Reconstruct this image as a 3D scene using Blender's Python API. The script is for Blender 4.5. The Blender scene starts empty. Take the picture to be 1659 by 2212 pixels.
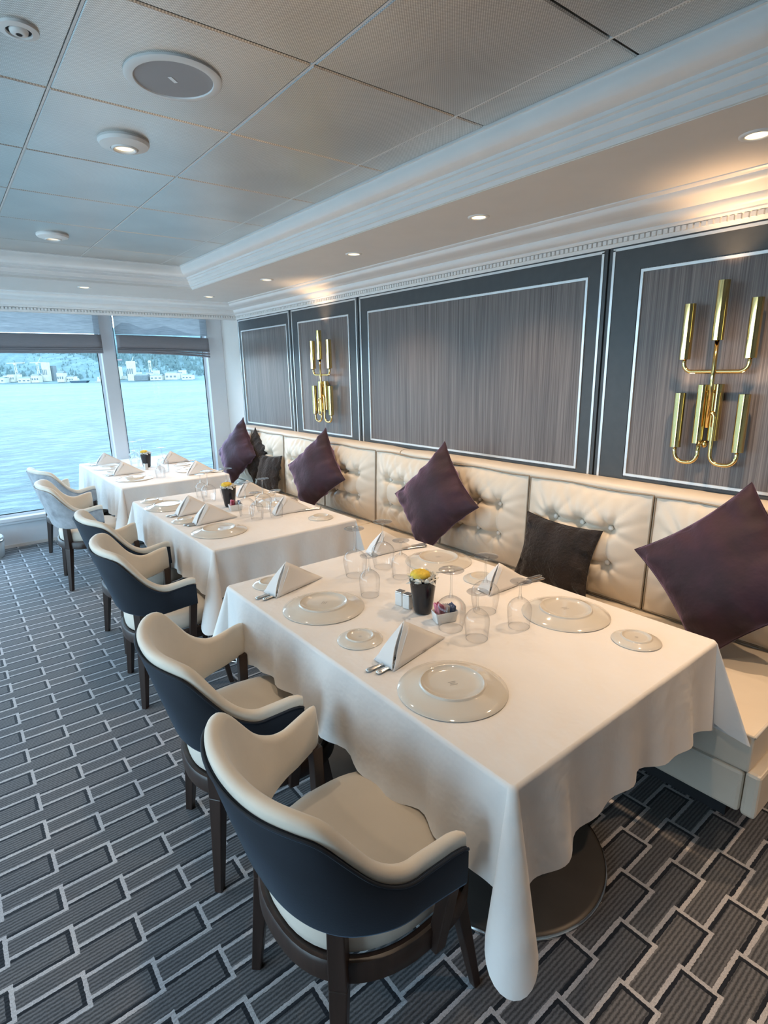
import bpy, bmesh, math, random
from mathutils import Vector, Matrix
random.seed(7)
PI = math.pi
sin, cos = math.sin, math.cos
SC = bpy.context.scene
COL = SC.collection

# ------------------------------------------------------------------ camera
cam_d = bpy.data.cameras.new('camera')
cam = bpy.data.objects.new('camera', cam_d)
COL.objects.link(cam)
cam_d.sensor_fit = 'HORIZONTAL'
cam_d.sensor_width = 36.0
cam_d.lens = 1199.47 / 1659 * 36.0
cam_d.clip_start = 0.02
cam_d.clip_end = 6000
RX = Vector((0.78449467, -0.61982166, -0.01972867))     # camera right in the world
RD = Vector((-0.16958015, -0.18381576, -0.96822226))    # camera down
RF = Vector((0.59649868, 0.76291079, -0.24931193))      # camera forward
m = Matrix.Identity(4)
for i in range(3):
    m[i][0] = RX[i]; m[i][1] = -RD[i]; m[i][2] = -RF[i]
m[2][3] = 1.62
cam.matrix_world = m
SC.camera = cam

# ------------------------------------------------------------------ view, world
SC.view_settings.view_transform = 'Standard'
SC.view_settings.look = 'None'
SC.view_settings.gamma = 1.0
SC.view_settings.use_curve_mapping = False
SC.view_settings.exposure = 0.04
SC.cycles.max_bounces = 9
SC.cycles.diffuse_bounces = 5
SC.cycles.glossy_bounces = 4
SC.cycles.transparent_max_bounces = 24
SC.cycles.transmission_bounces = 4
SC.cycles.caustics_reflective = False
SC.cycles.caustics_refractive = False
SC.cycles.sample_clamp_indirect = 6.0
SKY = 6.6
w = bpy.data.worlds.new('overcast_sky')
SC.world = w
w.use_nodes = True
nt = w.node_tree
nt.nodes.clear()
wo = nt.nodes.new('ShaderNodeOutputWorld')
bg = nt.nodes.new('ShaderNodeBackground')
tc = nt.nodes.new('ShaderNodeTexCoord')
sp = nt.nodes.new('ShaderNodeSeparateXYZ')
rp = nt.nodes.new('ShaderNodeValToRGB')
rp.color_ramp.elements[0].position = 0.0
rp.color_ramp.elements[0].color = (0.56, 0.79, 0.94, 1)
rp.color_ramp.elements[1].position = 0.5
rp.color_ramp.elements[1].color = (0.42, 0.70, 1.0, 1)
nt.links.new(tc.outputs['Generated'], sp.inputs[0])
nt.links.new(sp.outputs['Z'], rp.inputs[0])
nt.links.new(rp.outputs[0], bg.inputs[0])
bg.inputs[1].default_value = SKY
nt.links.new(bg.outputs[0], wo.inputs[0])

WARM = (1.0, 0.68, 0.42)
P_SPOT = 38.0      # soffit downlights
P_WASH = 40.0      # the soffit lamps beside the sconces
P_TRAY = 26.0      # surface lamps on the tray ceiling

# ------------------------------------------------------------------ materials
def nodes(name):
    mt = bpy.data.materials.new(name)
    mt.use_nodes = True
    n = mt.node_tree
    return mt, n, n.nodes['Principled BSDF']
def N(n, t, **kw):
    x = n.nodes.new(t)
    for k, v in kw.items():
        setattr(x, k, v)
    return x
def M(n, op, a, b=None, c=None, clamp=False):
    x = n.nodes.new('ShaderNodeMath'); x.operation = op; x.use_clamp = clamp
    for i, v in enumerate((a, b, c)):
        if v is None: continue
        if hasattr(v, 'links'): n.links.new(v, x.inputs[i])
        else: x.inputs[i].default_value = v
    return x.outputs[0]
def coords(n, scale=(1, 1, 1), kind='Object'):
    t = N(n, 'ShaderNodeTexCoord'); mp = N(n, 'ShaderNodeMapping')
    mp.inputs['Scale'].default_value = scale
    n.links.new(t.outputs[kind], mp.inputs[0])
    return mp.outputs[0]
def noise(n, scale, vec=None, detail=4, rough=.55):
    x = N(n, 'ShaderNodeTexNoise')
    x.inputs['Scale'].default_value = scale
    x.inputs['Detail'].default_value = detail
    x.inputs['Roughness'].default_value = rough
    if vec is not None: n.links.new(vec, x.inputs['Vector'])
    return x.outputs['Fac']
def ramp(n, fac, stops):
    r = N(n, 'ShaderNodeValToRGB')
    e = r.color_ramp.elements
    while len(e) < len(stops): e.new(0.5)
    for i, (p, c) in enumerate(stops):
        e[i].position = p
        e[i].color = (c[0], c[1], c[2], 1)
    n.links.new(fac, r.inputs[0])
    return r.outputs[0]
def bump(n, b, fac, strength, dist=.01):
    x = N(n, 'ShaderNodeBump')
    x.inputs['Strength'].default_value = strength
    x.inputs['Distance'].default_value = dist
    n.links.new(fac, x.inputs['Height'])
    n.links.new(x.outputs[0], b.inputs['Normal'])
def mat(name, col, rough=.5, metal=0, var=.06, vscale=6, bscale=0, bstr=0, bdist=.003, sheen=0, stint=None, srough=.4, coat=0, spec=.5, vec_scale=(1, 1, 1)):
    mt, n, b = nodes(name)
    vec = coords(n, vec_scale)
    f = noise(n, vscale, vec)
    lo = [c * (1 - var) for c in col]; hi = [min(1, c * (1 + var)) for c in col]
    n.links.new(ramp(n, f, [(.3, lo), (.7, hi)]), b.inputs['Base Color'])
    b.inputs['Roughness'].default_value = rough
    b.inputs['Metallic'].default_value = metal
    b.inputs['Specular IOR Level'].default_value = spec
    if bscale: bump(n, b, noise(n, bscale, vec, 3), bstr, bdist)
    if sheen:
        b.inputs['Sheen Weight'].default_value = sheen
        b.inputs['Sheen Roughness'].default_value = srough
        if stint: b.inputs['Sheen Tint'].default_value = (*stint, 1)
    if coat:
        b.inputs['Coat Weight'].default_value = coat
    return mt
def emis(name, col, s):
    mt, n, b = nodes(name)
    b.inputs['Base Color'].default_value = (*col, 1)
    b.inputs['Emission Color'].default_value = (*col, 1)
    b.inputs['Emission Strength'].default_value = s
    return mt
def glassy(name, tint=(1, 1, 1), edge=.6, ior=1.5, rough=0.0, extra=0.0, cap=.35):
    mt, n, b = nodes(name)
    n.nodes.remove(b)
    out = n.nodes['Material Output']
    tr = N(n, 'ShaderNodeBsdfTransparent')
    gl = N(n, 'ShaderNodeBsdfGlossy'); gl.inputs['Roughness'].default_value = rough
    fr = N(n, 'ShaderNodeFresnel'); fr.inputs['IOR'].default_value = ior
    lw = N(n, 'ShaderNodeLayerWeight'); lw.inputs['Blend'].default_value = .5
    p = M(n, 'POWER', lw.outputs['Facing'], 3.0)
    c = ramp(n, p, [(0, tint), (1, [t * edge for t in tint])])
    n.links.new(c, tr.inputs[0])
    mx = N(n, 'ShaderNodeMixShader')
    n.links.new(M(n, 'MINIMUM', M(n, 'ADD', fr.outputs[0], extra), cap), mx.inputs[0])
    n.links.new(tr.outputs[0], mx.inputs[1]); n.links.new(gl.outputs[0], mx.inputs[2])
    n.links.new(mx.outputs[0], out.inputs[0])
    return mt

def carpet_material():
    mt, n, b = nodes('woven carpet with offset blocks')
    t = N(n, 'ShaderNodeTexCoord'); s = N(n, 'ShaderNodeSeparateXYZ')
    wob = N(n, 'ShaderNodeTexNoise'); wob.inputs['Scale'].default_value = 90
    n.links.new(t.outputs['Object'], wob.inputs['Vector'])
    n.links.new(t.outputs['Object'], s.inputs[0])
    wf = M(n, 'MULTIPLY', M(n, 'SUBTRACT', wob.outputs['Fac'], .5), .006)
    X = M(n, 'ADD', s.outputs['X'], wf); Y = M(n, 'ADD', s.outputs['Y'], wf)
    PX, PY, SH, LEN = .163, .1752, .0857, .117
    u = M(n, 'DIVIDE', M(n, 'SUBTRACT', X, .041), PX)
    col = M(n, 'FLOOR', u)                                  # column right of bar number col
    fx = M(n, 'MULTIPLY', M(n, 'SUBTRACT', u, col), PX)      # metres past the bar
    # the block of a column belongs to the bar on its right
    yy = M(n, 'ADD', M(n, 'SUBTRACT', Y, 1.535), M(n, 'MULTIPLY', M(n, 'ADD', col, 1.0), SH))
    v = M(n, 'MULTIPLY', M(n, 'FRACT', M(n, 'DIVIDE', yy, PY)), PY)     # metres above the block's near edge
    yl = M(n, 'ADD', M(n, 'SUBTRACT', Y, 1.535), M(n, 'MULTIPLY', col, SH))
    vl = M(n, 'MULTIPLY', M(n, 'FRACT', M(n, 'DIVIDE', yl, PY)), PY)
    def near(val, c, h): return M(n, 'LESS_THAN', M(n, 'ABSOLUTE', M(n, 'SUBTRACT', val, c)), h)
    W = .0058
    hl = M(n, 'MAXIMUM', near(v, W, W), near(v, LEN - W, W))
    inb_l = M(n, 'LESS_THAN', vl, LEN)
    bar = M(n, 'MULTIPLY', M(n, 'LESS_THAN', fx, 2 * W), inb_l)
    light = M(n, 'MAXIMUM', hl, bar)
    inb = M(n, 'MULTIPLY', M(n, 'LESS_THAN', v, LEN), M(n, 'GREATER_THAN', v, 0.0))
    dk1 = near(v, 2 * W + .0048, .0048)
    dk2 = near(v, LEN - 2 * W - .005, .005)
    dk3 = M(n, 'MULTIPLY', M(n, 'GREATER_THAN', fx, PX - .0115), inb)
    dark = M(n, 'MAXIMUM', M(n, 'MAXIMUM', dk1, dk2), dk3)
    # fine ribs along x, and wool mottle
    rib = M(n, 'MULTIPLY_ADD', M(n, 'SINE', M(n, 'MULTIPLY', Y, 2 * PI / .0115)), .5, .5)
    nz = noise(n, 260, t.outputs['Object'], 2)
    nz2 = noise(n, 3.0, t.outputs['Object'], 3)
    f = M(n, 'ADD', M(n, 'MULTIPLY', rib, .45), M(n, 'MULTIPLY', nz, .55))
    base = ramp(n, f, [(.25, (.050, .051, .054)), (.75, (.172, .170, .176))])
    mx1 = N(n, 'ShaderNodeMix', data_type='RGBA')
    n.links.new(dark, mx1.inputs[0]); n.links.new(base, mx1.inputs[6])
    mx1.inputs[7].default_value = (.012, .013, .018, 1)
    lc = ramp(n, nz, [(.3, (.38, .375, .385)), (.7, (.60, .585, .59))])
    mx2 = N(n, 'ShaderNodeMix', data_type='RGBA')
    n.links.new(light, mx2.inputs[0]); n.links.new(mx1.outputs[2], mx2.inputs[6]); n.links.new(lc, mx2.inputs[7])
    hv = N(n, 'ShaderNodeMix', data_type='RGBA', blend_type='MULTIPLY')
    hv.inputs[0].default_value = 1
    n.links.new(mx2.outputs[2], hv.inputs[6])
    n.links.new(ramp(n, nz2, [(.3, (.9, .9, .92)), (.7, (1.05, 1.03, 1.0))]), hv.inputs[7])
    n.links.new(hv.outputs[2], b.inputs['Base Color'])
    b.inputs['Roughness'].default_value = .95
    b.inputs['Specular IOR Level'].default_value = .15
    b.inputs['Sheen Weight'].default_value = .25
    h = M(n, 'ADD', M(n, 'MULTIPLY', f, .5), M(n, 'MULTIPLY', light, .6))
    bump(n, b, h, .5, .004)
    return mt

def tile_material():
    mt, n, b = nodes('perforated metal ceiling tile')
    t = N(n, 'ShaderNodeTexCoord'); s = N(n, 'ShaderNodeSeparateXYZ')
    n.links.new(t.outputs['Object'], s.inputs[0])
    K = 2 * PI / .0082
    px = M(n, 'COSINE', M(n, 'MULTIPLY', s.outputs['X'], K)); py = M(n, 'COSINE', M(n, 'MULTIPLY', s.outputs['Y'], K))
    d = M(n, 'MULTIPLY_ADD', M(n, 'MULTIPLY', px, py), .5, .5)
    c = ramp(n, d, [(.42, (.50, .49, .47)), (.72, (.84, .83, .80))])
    big = noise(n, 2.2, t.outputs['Object'], 3)
    mx = N(n, 'ShaderNodeMix', data_type='RGBA', blend_type='MULTIPLY'); mx.inputs[0].default_value = 1
    n.links.new(c, mx.inputs[6]); n.links.new(ramp(n, big, [(.3, (.9, .9, .9)), (.7, (1.06, 1.06, 1.06))]), mx.inputs[7])
    n.links.new(mx.outputs[2], b.inputs['Base Color'])
    b.inputs['Metallic'].default_value = .8
    b.inputs['Roughness'].default_value = .30
    bump(n, b, d, .25, .001)
    return mt

def wood_panel_material():
    mt, n, b = nodes('straight grained grey brown veneer')
    t = N(n, 'ShaderNodeTexCoord')
    mp = N(n, 'ShaderNodeMapping'); mp.inputs['Scale'].default_value = (1, 190, 1.6)
    n.links.new(t.outputs['Object'], mp.inputs[0])
    mp2 = N(n, 'ShaderNodeMapping'); mp2.inputs['Scale'].default_value = (1, 32, .5)
    n.links.new(t.outputs['Object'], mp2.inputs[0])
    f = M(n, 'ADD', M(n, 'MULTIPLY', noise(n, 1.0, mp.outputs[0], 5), .78), M(n, 'MULTIPLY', noise(n, 1.0, mp2.outputs[0], 3), .22))
    n.links.new(ramp(n, f, [(.36, (.080, .064, .061)), (.5, (.148, .127, .122)), (.64, (.235, .208, .198))]), b.inputs['Base Color'])
    b.inputs['Roughness'].default_value = .42
    b.inputs['Coat Weight'].default_value = .25
    b.inputs['Coat Roughness'].default_value = .3
    bump(n, b, f, .08, .001)
    return mt

def sea_material():
    mt, n, b = nodes('rippled pale sea')
    t = N(n, 'ShaderNodeTexCoord')
    mp = N(n, 'ShaderNodeMapping'); mp.inputs['Scale'].default_value = (.35, .8, 1)
    mp.inputs['Rotation'].default_value = (0, 0, .35)
    n.links.new(t.outputs['Object'], mp.inputs[0])
    f = noise(n, .55, mp.outputs[0], 6, .65)
    f2 = noise(n, .02, mp.outputs[0], 3, .5)
    c = ramp(n, M(n, 'ADD', M(n, 'MULTIPLY', f, .8), M(n, 'MULTIPLY', f2, .25)), [(.44, (.013, .030, .031)), (.52, (.031, .060, .058)), (.60, (.092, .118, .108))])
    n.links.new(c, b.inputs['Base Color'])
    b.inputs['Roughness'].default_value = .45
    b.inputs['Specular IOR Level'].default_value = .25
    bump(n, b, f, .6, 1.0)
    return mt

def hill_material():
    mt, n, b = nodes('hazy wooded hillside')
    f = noise(n, .035, coords(n, (1, 1, 2.2)), 8, .75)
    n.links.new(ramp(n, f, [(.36, (.075, .115, .112)), (.5, (.105, .150, .142)), (.64, (.145, .190, .178))]), b.inputs['Base Color'])  # distance haze is put into these pale blue-green tones
    b.inputs['Roughness'].default_value = 1
    return mt

def sheer_material():
    mt, n, b = nodes('slubbed sheer linen')
    n.nodes.remove(b)
    out = n.nodes['Material Output']
    vec = coords(n, (9, 9, 260))
    f = noise(n, 1.0, vec, 3)
    f2 = noise(n, 3.0, coords(n, (1, 1, 12)), 4)
    df = N(n, 'ShaderNodeBsdfDiffuse'); tl = N(n, 'ShaderNodeBsdfTranslucent'); tr = N(n, 'ShaderNodeBsdfTransparent')
    c = ramp(n, f, [(.3, (.20, .205, .22)), (.7, (.36, .365, .38))])
    n.links.new(c, df.inputs[0]); n.links.new(c, tl.inputs[0])
    tr.inputs[0].default_value = (.85, .88, .9, 1)
    m1 = N(n, 'ShaderNodeMixShader'); m1.inputs[0].default_value = .55
    n.links.new(df.outputs[0], m1.inputs[1]); n.links.new(tl.outputs[0], m1.inputs[2])
    m2 = N(n, 'ShaderNodeMixShader')
    n.links.new(M(n, 'MULTIPLY_ADD', f2, -.08, 1.01, clamp=True), m2.inputs[0])
    n.links.new(tr.outputs[0], m2.inputs[1]); n.links.new(m1.outputs[0], m2.inputs[2])
    n.links.new(m2.outputs[0], out.inputs[0])
    return mt

MT = dict(
    carpet=carpet_material(), tile=tile_material(), veneer=wood_panel_material(), sea=sea_material(), hill=hill_material(), sheer=sheer_material(),
    plaster=mat('white painted plaster', (.74, .725, .70), .55, var=.02, bscale=60, bstr=.05),
    crown=mat('white gloss moulding paint', (.78, .78, .775), .38, var=.02),
    frame_white=mat('white enamelled window frame', (.72, .74, .77), .35, var=.02),
    wallpaint=mat('warm white wall paint', (.70, .65, .61), .6, var=.02),
    darkframe=mat('charcoal lacquer frame', (.060, .067, .074), .36, var=.08, vscale=20),
    inlay=mat('satin silver inlay strip', (.80, .82, .83), .28, metal=.55, var=.02),
    cloth=mat('white cotton tablecloth', (.80, .775, .75), .85, var=.015, bscale=11, bstr=.45, bdist=.014, sheen=.15),
    napkin=mat('white folded linen', (.82, .80, .78), .85, var=.015, bscale=40, bstr=.15, bdist=.003, sheen=.15),
    leather=mat('cream leather', (.70, .63, .53), .42, var=.04, vscale=5, bscale=45, bstr=.10, bdist=.003),
    piping=mat('dull bronze piping', (.30, .25, .19), .5, var=.05),
    button=mat('pearl leather button', (.76, .72, .66), .3, var=.02),
    creamvel=mat('cream velvet lining', (.74, .665, .56), .7, var=.05, vscale=7, bscale=160, bstr=.06, sheen=.6, stint=(1, .98, .95), srough=.35),
    seatcream=mat('cream seat fabric', (.66, .59, .50), .75, var=.04, vscale=5, bscale=200, bstr=.05, sheen=.2),
    navy=mat('navy velvet', (.0060, .0095, .017), .8, var=.25, vscale=5, bscale=200, bstr=.08, sheen=.22, stint=(.35, .55, .80), srough=.3),
    grey=mat('light grey chenille', (.36, .37, .39), .9, var=.3, vscale=14, bscale=160, bstr=.15, sheen=.3),
    wood=mat('dark walnut', (.034, .019, .014), .35, var=.3, vscale=3, vec_scale=(12, 12, 1)),
    plum=mat('plum velvet', (.026, .008, .017), .75, var=.5, vscale=7, bscale=14, bstr=.5, bdist=.012, sheen=1.0, stint=(.66, .46, .78), srough=.34),
    fur=mat('dark brown faux fur', (.017, .012, .011), .9, var=.5, vscale=12, bscale=70, bstr=.7, bdist=.012, sheen=.18),
    china=mat('ivory bone china', (.66, .62, .55), .08, var=.01, coat=.5),
    stamp=mat('grey maker mark', (.25, .24, .22), .5),
    steel=mat('polished steel', (.72, .71, .69), .16, metal=1, var=.02),
    pewter=mat('dark bronze table base', (.085, .075, .067), .42, metal=.35, var=.15, vscale=4),
    brass=mat('polished brass', (.86, .64, .27), .09, metal=1, var=.03),
    black=mat('black glazed pot', (.012, .013, .017), .22, var=.05),
    ceramic=mat('white glazed ceramic', (.74, .76, .76), .18, var=.01),
    petal=mat('white petal', (.80, .80, .76), .7, var=.04), yolk=mat('yellow petal', (.78, .56, .07), .7, var=.15, vscale=60),
    pink=mat('pink paper sachet', (.72, .20, .28), .6, var=.05), blue=mat('blue and white sachet', (.10, .16, .34), .6, var=.1), paper=mat('white paper sachet', (.78, .78, .80), .6),
    blinddark=mat('dark grey blind hem', (.24, .235, .26), .8, var=.1, vec_scale=(4, 4, 200)),
    speaker=mat('grey speaker grille', (.36, .36, .375), .6, metal=.0, var=.03, bscale=400, bstr=.3, bdist=.001),
    fixture=mat('grey white fixture paint', (.78, .78, .77), .45, var=.02),
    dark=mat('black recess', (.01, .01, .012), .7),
    lamp=emis('warm lamp glow', (1.0, .74, .40), 3.2), lamp_soft=emis('frosted warm lamp glow', (1.0, .78, .50), 1.6),
    glass=glassy('clear stemware glass', (1, 1, 1), .74, 1.45, 0.0, .008, .32),
    stem=glassy('thick stem glass', (.98, .99, .99), .66, 1.5, 0.01, .03, .42),
    pane=glassy('window pane', (.96, .99, 1.0), .95, 1.3),
    shed=mat('white shipyard cladding', (.50, .46, .38), .8, var=.08, vscale=.2), shedgrey=mat('grey shipyard cladding', (.15, .165, .165), .8, var=.1, vscale=.2),
    crane=mat('pale crane paint', (.50, .46, .38), .7), cranered=mat('faded red crane paint', (.45, .26, .25), .7),
    hull=mat('dark ship hull', (.06, .10, .13), .6), tree=mat('conifer green', (.06, .14, .14), 1, var=.4, vscale=.1),
)

# ------------------------------------------------------------------ mesh helpers
class MB:
    def __init__(s): s.v = []; s.f = []
    def add(s, vs, fs):
        o = len(s.v); s.v += [tuple(v) for v in vs]; s.f += [tuple(i + o for i in f) for f in fs]; return s
    def box(s, x0, x1, y0, y1, z0, z1):
        return s.add([(x0,y0,z0),(x1,y0,z0),(x1,y1,z0),(x0,y1,z0),(x0,y0,z1),(x1,y0,z1),(x1,y1,z1),(x0,y1,z1)],
                     [(3,2,1,0),(4,5,6,7),(0,1,5,4),(1,2,6,5),(2,3,7,6),(3,0,4,7)])
    def grid(s, rows, closed_u=False, closed_v=False):
        nr, nc = len(rows), len(rows[0])
        vs = [p for r in rows for p in r]; fs = []
        for i in range(nr if closed_v else nr - 1):
            for j in range(nc if closed_u else nc - 1):
                a = i * nc + j; b = i * nc + (j + 1) % nc
                c = ((i + 1) % nr) * nc + (j + 1) % nc; d = ((i + 1) % nr) * nc + j
                fs.append((a, b, c, d))
        return s.add(vs, fs)
    def lathe(s, prof, seg=32, c=(0, 0, 0), sx=1, sy=1):
        rows = [[(c[0] + r * cos(2*PI*k/seg) * sx, c[1] + r * sin(2*PI*k/seg) * sy, c[2] + z) for k in range(seg)] for r, z in prof]
        return s.grid(rows, closed_u=True)
    def tube(s, pts, r, seg=10, cap=True):
        pts = [Vector(p) for p in pts]; rows = []
        up = None
        for i, p in enumerate(pts):
            d = (pts[min(i + 1, len(pts) - 1)] - pts[max(i - 1, 0)]).normalized()
            if up is None:
                up = Vector((0, 0, 1)) if abs(d.z) < .9 else Vector((1, 0, 0))
            a = (up - d * up.dot(d))
            if a.length < 1e-5: a = d.orthogonal()
            a.normalize(); up = a; b = d.cross(a)
            rr = r[i] if isinstance(r, (list, tuple)) else r
            rows.append([tuple(p + (a * cos(2*PI*k/seg) + b * sin(2*PI*k/seg)) * rr) for k in range(seg)])
        o = len(s.v); s.grid(rows, closed_u=True)
        if cap:
            s.f.append(tuple(o + k for k in range(seg))[::-1]); s.f.append(tuple(o + (len(rows)-1) * seg + k for k in range(seg)))
        return s
    def taper(s, p0, p1, a, b, rot=0):     # square bar from p0 (half size a) to p1 (half size b)
        vs = []
        for p, h in ((p0, a), (p1, b)):
            for k in range(4):
                t = PI/4 + k*PI/2 + rot
                vs.append((p[0] + h*1.414*cos(t), p[1] + h*1.414*sin(t), p[2]))
        return s.add(vs, [(0,1,2,3),(7,6,5,4),(0,4,5,1),(1,5,6,2),(2,6,7,3),(3,7,4,0)])
    def mesh(s, name):
        me = bpy.data.meshes.new(name); me.from_pydata(s.v, [], s.f); me.update()
        bm = bmesh.new(); bm.from_mesh(me)
        bmesh.ops.recalc_face_normals(bm, faces=bm.faces)
        bm.to_mesh(me); bm.free()
        return me
def obj(name, mb, material, parent=None, smooth=False, bevel=0, sub=0, loc=None, rotz=None, angle=None, solid=0):
    me = mb if isinstance(mb, bpy.types.Mesh) else mb.mesh(name)
    if material is not None and not me.materials: me.materials.append(material)
    o = bpy.data.objects.new(name, me); COL.objects.link(o)
    if smooth:
        me.polygons.foreach_set('use_smooth', [True] * len(me.polygons))
        if angle:
            try: me.set_sharp_from_angle(angle=math.radians(angle))
            except Exception: pass
    if solid:
        md = o.modifiers.new('solid', 'SOLIDIFY'); md.thickness = solid; md.offset = 0
    if bevel:
        md = o.modifiers.new('bevel', 'BEVEL'); md.width = bevel; md.segments = 2; md.limit_method = 'ANGLE'
    if sub:
        md = o.modifiers.new('sub', 'SUBSURF'); md.levels = sub; md.render_levels = sub
    if parent: o.parent = parent
    if loc: o.location = loc
    if rotz is not None: o.rotation_euler = (0, 0, rotz)
    return o
def tag(o, label, cat, group=None, kind=None):
    if label: o['label'] = label
    if cat: o['category'] = cat
    if group: o['group'] = group
    if kind: o['kind'] = kind
    return o
def thing(name, label, cat, loc=(0, 0, 0), rotz=0, group=None):
    o = bpy.data.objects.new(name, None); COL.objects.link(o)
    o.location = loc; o.rotation_euler = (0, 0, rotz); o.empty_display_size = .05
    return tag(o, label, cat, group)
def struct(name, mb=None, material=None, **k):
    if mb is None:
        o = bpy.data.objects.new(name, None); COL.objects.link(o)
    else: o = obj(name, mb, material, **k)
    o['kind'] = 'structure'; return o
KIDS = {}
def dup(root, label=None, loc=None, rotz=None, group=None, scale=None):
    kids = {}
    for c in COL.objects:
        if c.parent: kids.setdefault(c.parent.name, []).append(c)
    def rec(o, par):
        c = o.copy(); COL.objects.link(c)
        if par: c.parent = par
        for k in kids.get(o.name, []): rec(k, c)
        return c
    r = rec(root, None)
    if label: r['label'] = label
    if group: r['group'] = group
    if loc: r.location = loc
    if rotz is not None: r.rotation_euler = (root.rotation_euler[0], root.rotation_euler[1], rotz)
    if scale: r.scale = scale
    return r
def sweep(path_dirs, prof):
    """prof: list of (d, z); path_dirs: list of functions d -> (x, y)"""
    mb = MB(); mb.grid([[(*f(d), z) for (d, z) in prof] for f in path_dirs]); return mb

# ------------------------------------------------------------------ room dimensions
XW = 2.65; YF = 6.33; XL = -2.7; YB = -2.9
ZS = 2.30; ZC = 2.46; YP = 5.87
TX0, TX1, TY0, TY1 = -1.95, 1.72, -2.1, 4.81      # tray (tile) edges
# floor
floor = struct('floor', MB().box(XL - .1, XW + .1, YB - .1, YF + .1, -.06, 0), MT['carpet'])
# right wall
wr = struct('wall_right', MB().box(XW + .03, XW + .15, YB, YF + .2, 0, 2.6), MT['wallpaint'])
obj('wall_return', MB().box(XW, XW + .03, 5.855, YF + .1, 0, 2.6), MT['wallpaint'], wr)
obj('wall_backing', MB().box(XW + .012, XW + .03, YB, 5.855, 0, 2.3), MT['darkframe'], wr)
PANELS = [(4.712, 5.85, 4.79, 5.765), (3.655, 4.702, 3.785, 4.57), (1.592, 3.645, 1.696, 3.522), (.50, 1.582, .635, 1.413), (-1.50, .49, -1.4, .37), (-2.9, -1.51, -2.8, -1.63)]
ZB, ZT = 1.03, 2.185
for (a, b, ia, ib) in PANELS:
    pz0, pz1 = 1.085, 2.035
    fm = MB()
    x0, x1 = XW - .008, XW + .012
    fm.box(x0, x1, a, b, ZB, pz0 - .012); fm.box(x0, x1, a, b, pz1 + .012, ZT)
    fm.box(x0, x1, a, ia - .012, pz0 - .012, pz1 + .012); fm.box(x0, x1, ib + .012, b, pz0 - .012, pz1 + .012)
    fo = obj('panel_frame', fm, MT['darkframe'], wr)
    obj('veneer_panel', MB().box(XW - .004, XW + .012, ia - .012, ib + .012, pz0 - .012, pz1 + .012), MT['veneer'], fo)
    t, xi = .006, XW - .012
    ti = MB()
    ti.box(xi, x0 + .004, ia - t, ia + t, pz0 - t, pz1 + t); ti.box(xi, x0 + .004, ib - t, ib + t, pz0 - t, pz1 + t)
    ti.box(xi, x0 + .004, ia + t, ib - t, pz0 - t, pz0 + t); ti.box(xi, x0 + .004, ia + t, ib - t, pz1 - t, pz1 + t)
    obj('inner_inlay', ti, MT['inlay'], fo)
    to = MB(); oa, ob, oz = a + .024, b - .024, 2.142
    to.box(xi, x0 + .004, oa - t, oa + t, ZB, oz); to.box(xi, x0 + .004, ob - t, ob + t, ZB, oz)
    to.box(xi, x0 + .004, oa - t, ob + t, oz - t, oz + t)
    obj('outer_inlay', to, MT['inlay'], fo)
# soffit ring (flat ceiling border)
sf = MB()
SX1, SY1, SX0, SY0 = 1.84, 4.92, TX0 - .12, TY0 - .1
sf.box(SX1, XW + .1, YB, YP + .05, ZS, ZS + .05)
sf.box(XL, SX1, SY1, YP + .05, ZS, ZS + .05)
sf.box(XL, SX0, YB, SY1, ZS, ZS + .05)
sf.box(SX0, SX1, YB, SY0, ZS, ZS + .05)
ceil = struct('ceiling', sf, MT['plaster'])
obj('ceiling_deck', MB().box(XL, XW + .15, YB, YF + .2, ZC + .03, ZC + .12), MT['dark'], ceil)
obj('blind_recess', MB().box(XL, XW, YP + .05, YF + .15, ZC - .03, ZC + .0), MT['plaster'], ceil)
# tiles
G = .5762
xs = [TX0] + [1.5745 - G * k for k in range(6, -1, -1)] + [TX1]
ys = [TY0] + [4.4435 - G * k for k in range(11, -1, -1)] + [TY1]
xs = [x for x in xs if TX0 <= x <= TX1]; ys = [y for y in ys if TY0 <= y <= TY1]
tile_meshes = {}
def tile_mesh(wx, wy):
    key = (round(wx, 3), round(wy, 3))
    if key not in tile_meshes:
        g, e, d = .0035, .004, .004
        a, b = wx / 2 - g, wy / 2 - g
        mb = MB()
        vs = [(-a+e,-b+e,0),(a-e,-b+e,0),(a-e,b-e,0),(-a+e,b-e,0),(-a,-b,d),(a,-b,d),(a,b,d),(-a,b,d),(-a,-b,.02),(a,-b,.02),(a,b,.02),(-a,b,.02)]
        fs = [(3,2,1,0)] + [(i, (i+1) % 4, (i+1) % 4 + 4, i + 4) for i in range(4)] + [(i+4, (i+1) % 4 + 4, (i+1) % 4 + 8, i + 8) for i in range(4)] + [(8,9,10,11)]
        mb.add(vs, fs); me = mb.mesh('ceiling_tile'); me.materials.append(MT['tile']); tile_meshes[key] = me
    return tile_meshes[key]
for i in range(len(xs) - 1):
    for j in range(len(ys) - 1):
        wx, wy = xs[i+1] - xs[i], ys[j+1] - ys[j]
        if wx < .02 or wy < .02: continue
        o = bpy.data.objects.new('ceiling_tile', tile_mesh(wx, wy)); COL.objects.link(o); o.parent = ceil
        o.location = ((xs[i] + xs[i+1]) / 2, (ys[j] + ys[j+1]) / 2, ZC)
gm = MB()
for x in xs[1:-1]: gm.box(x - .0034, x + .0034, TY0, TY1, ZC + .0015, ZC + .012)
obj('tile_grid_bar', gm, MT['fixture'], ceil)
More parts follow.
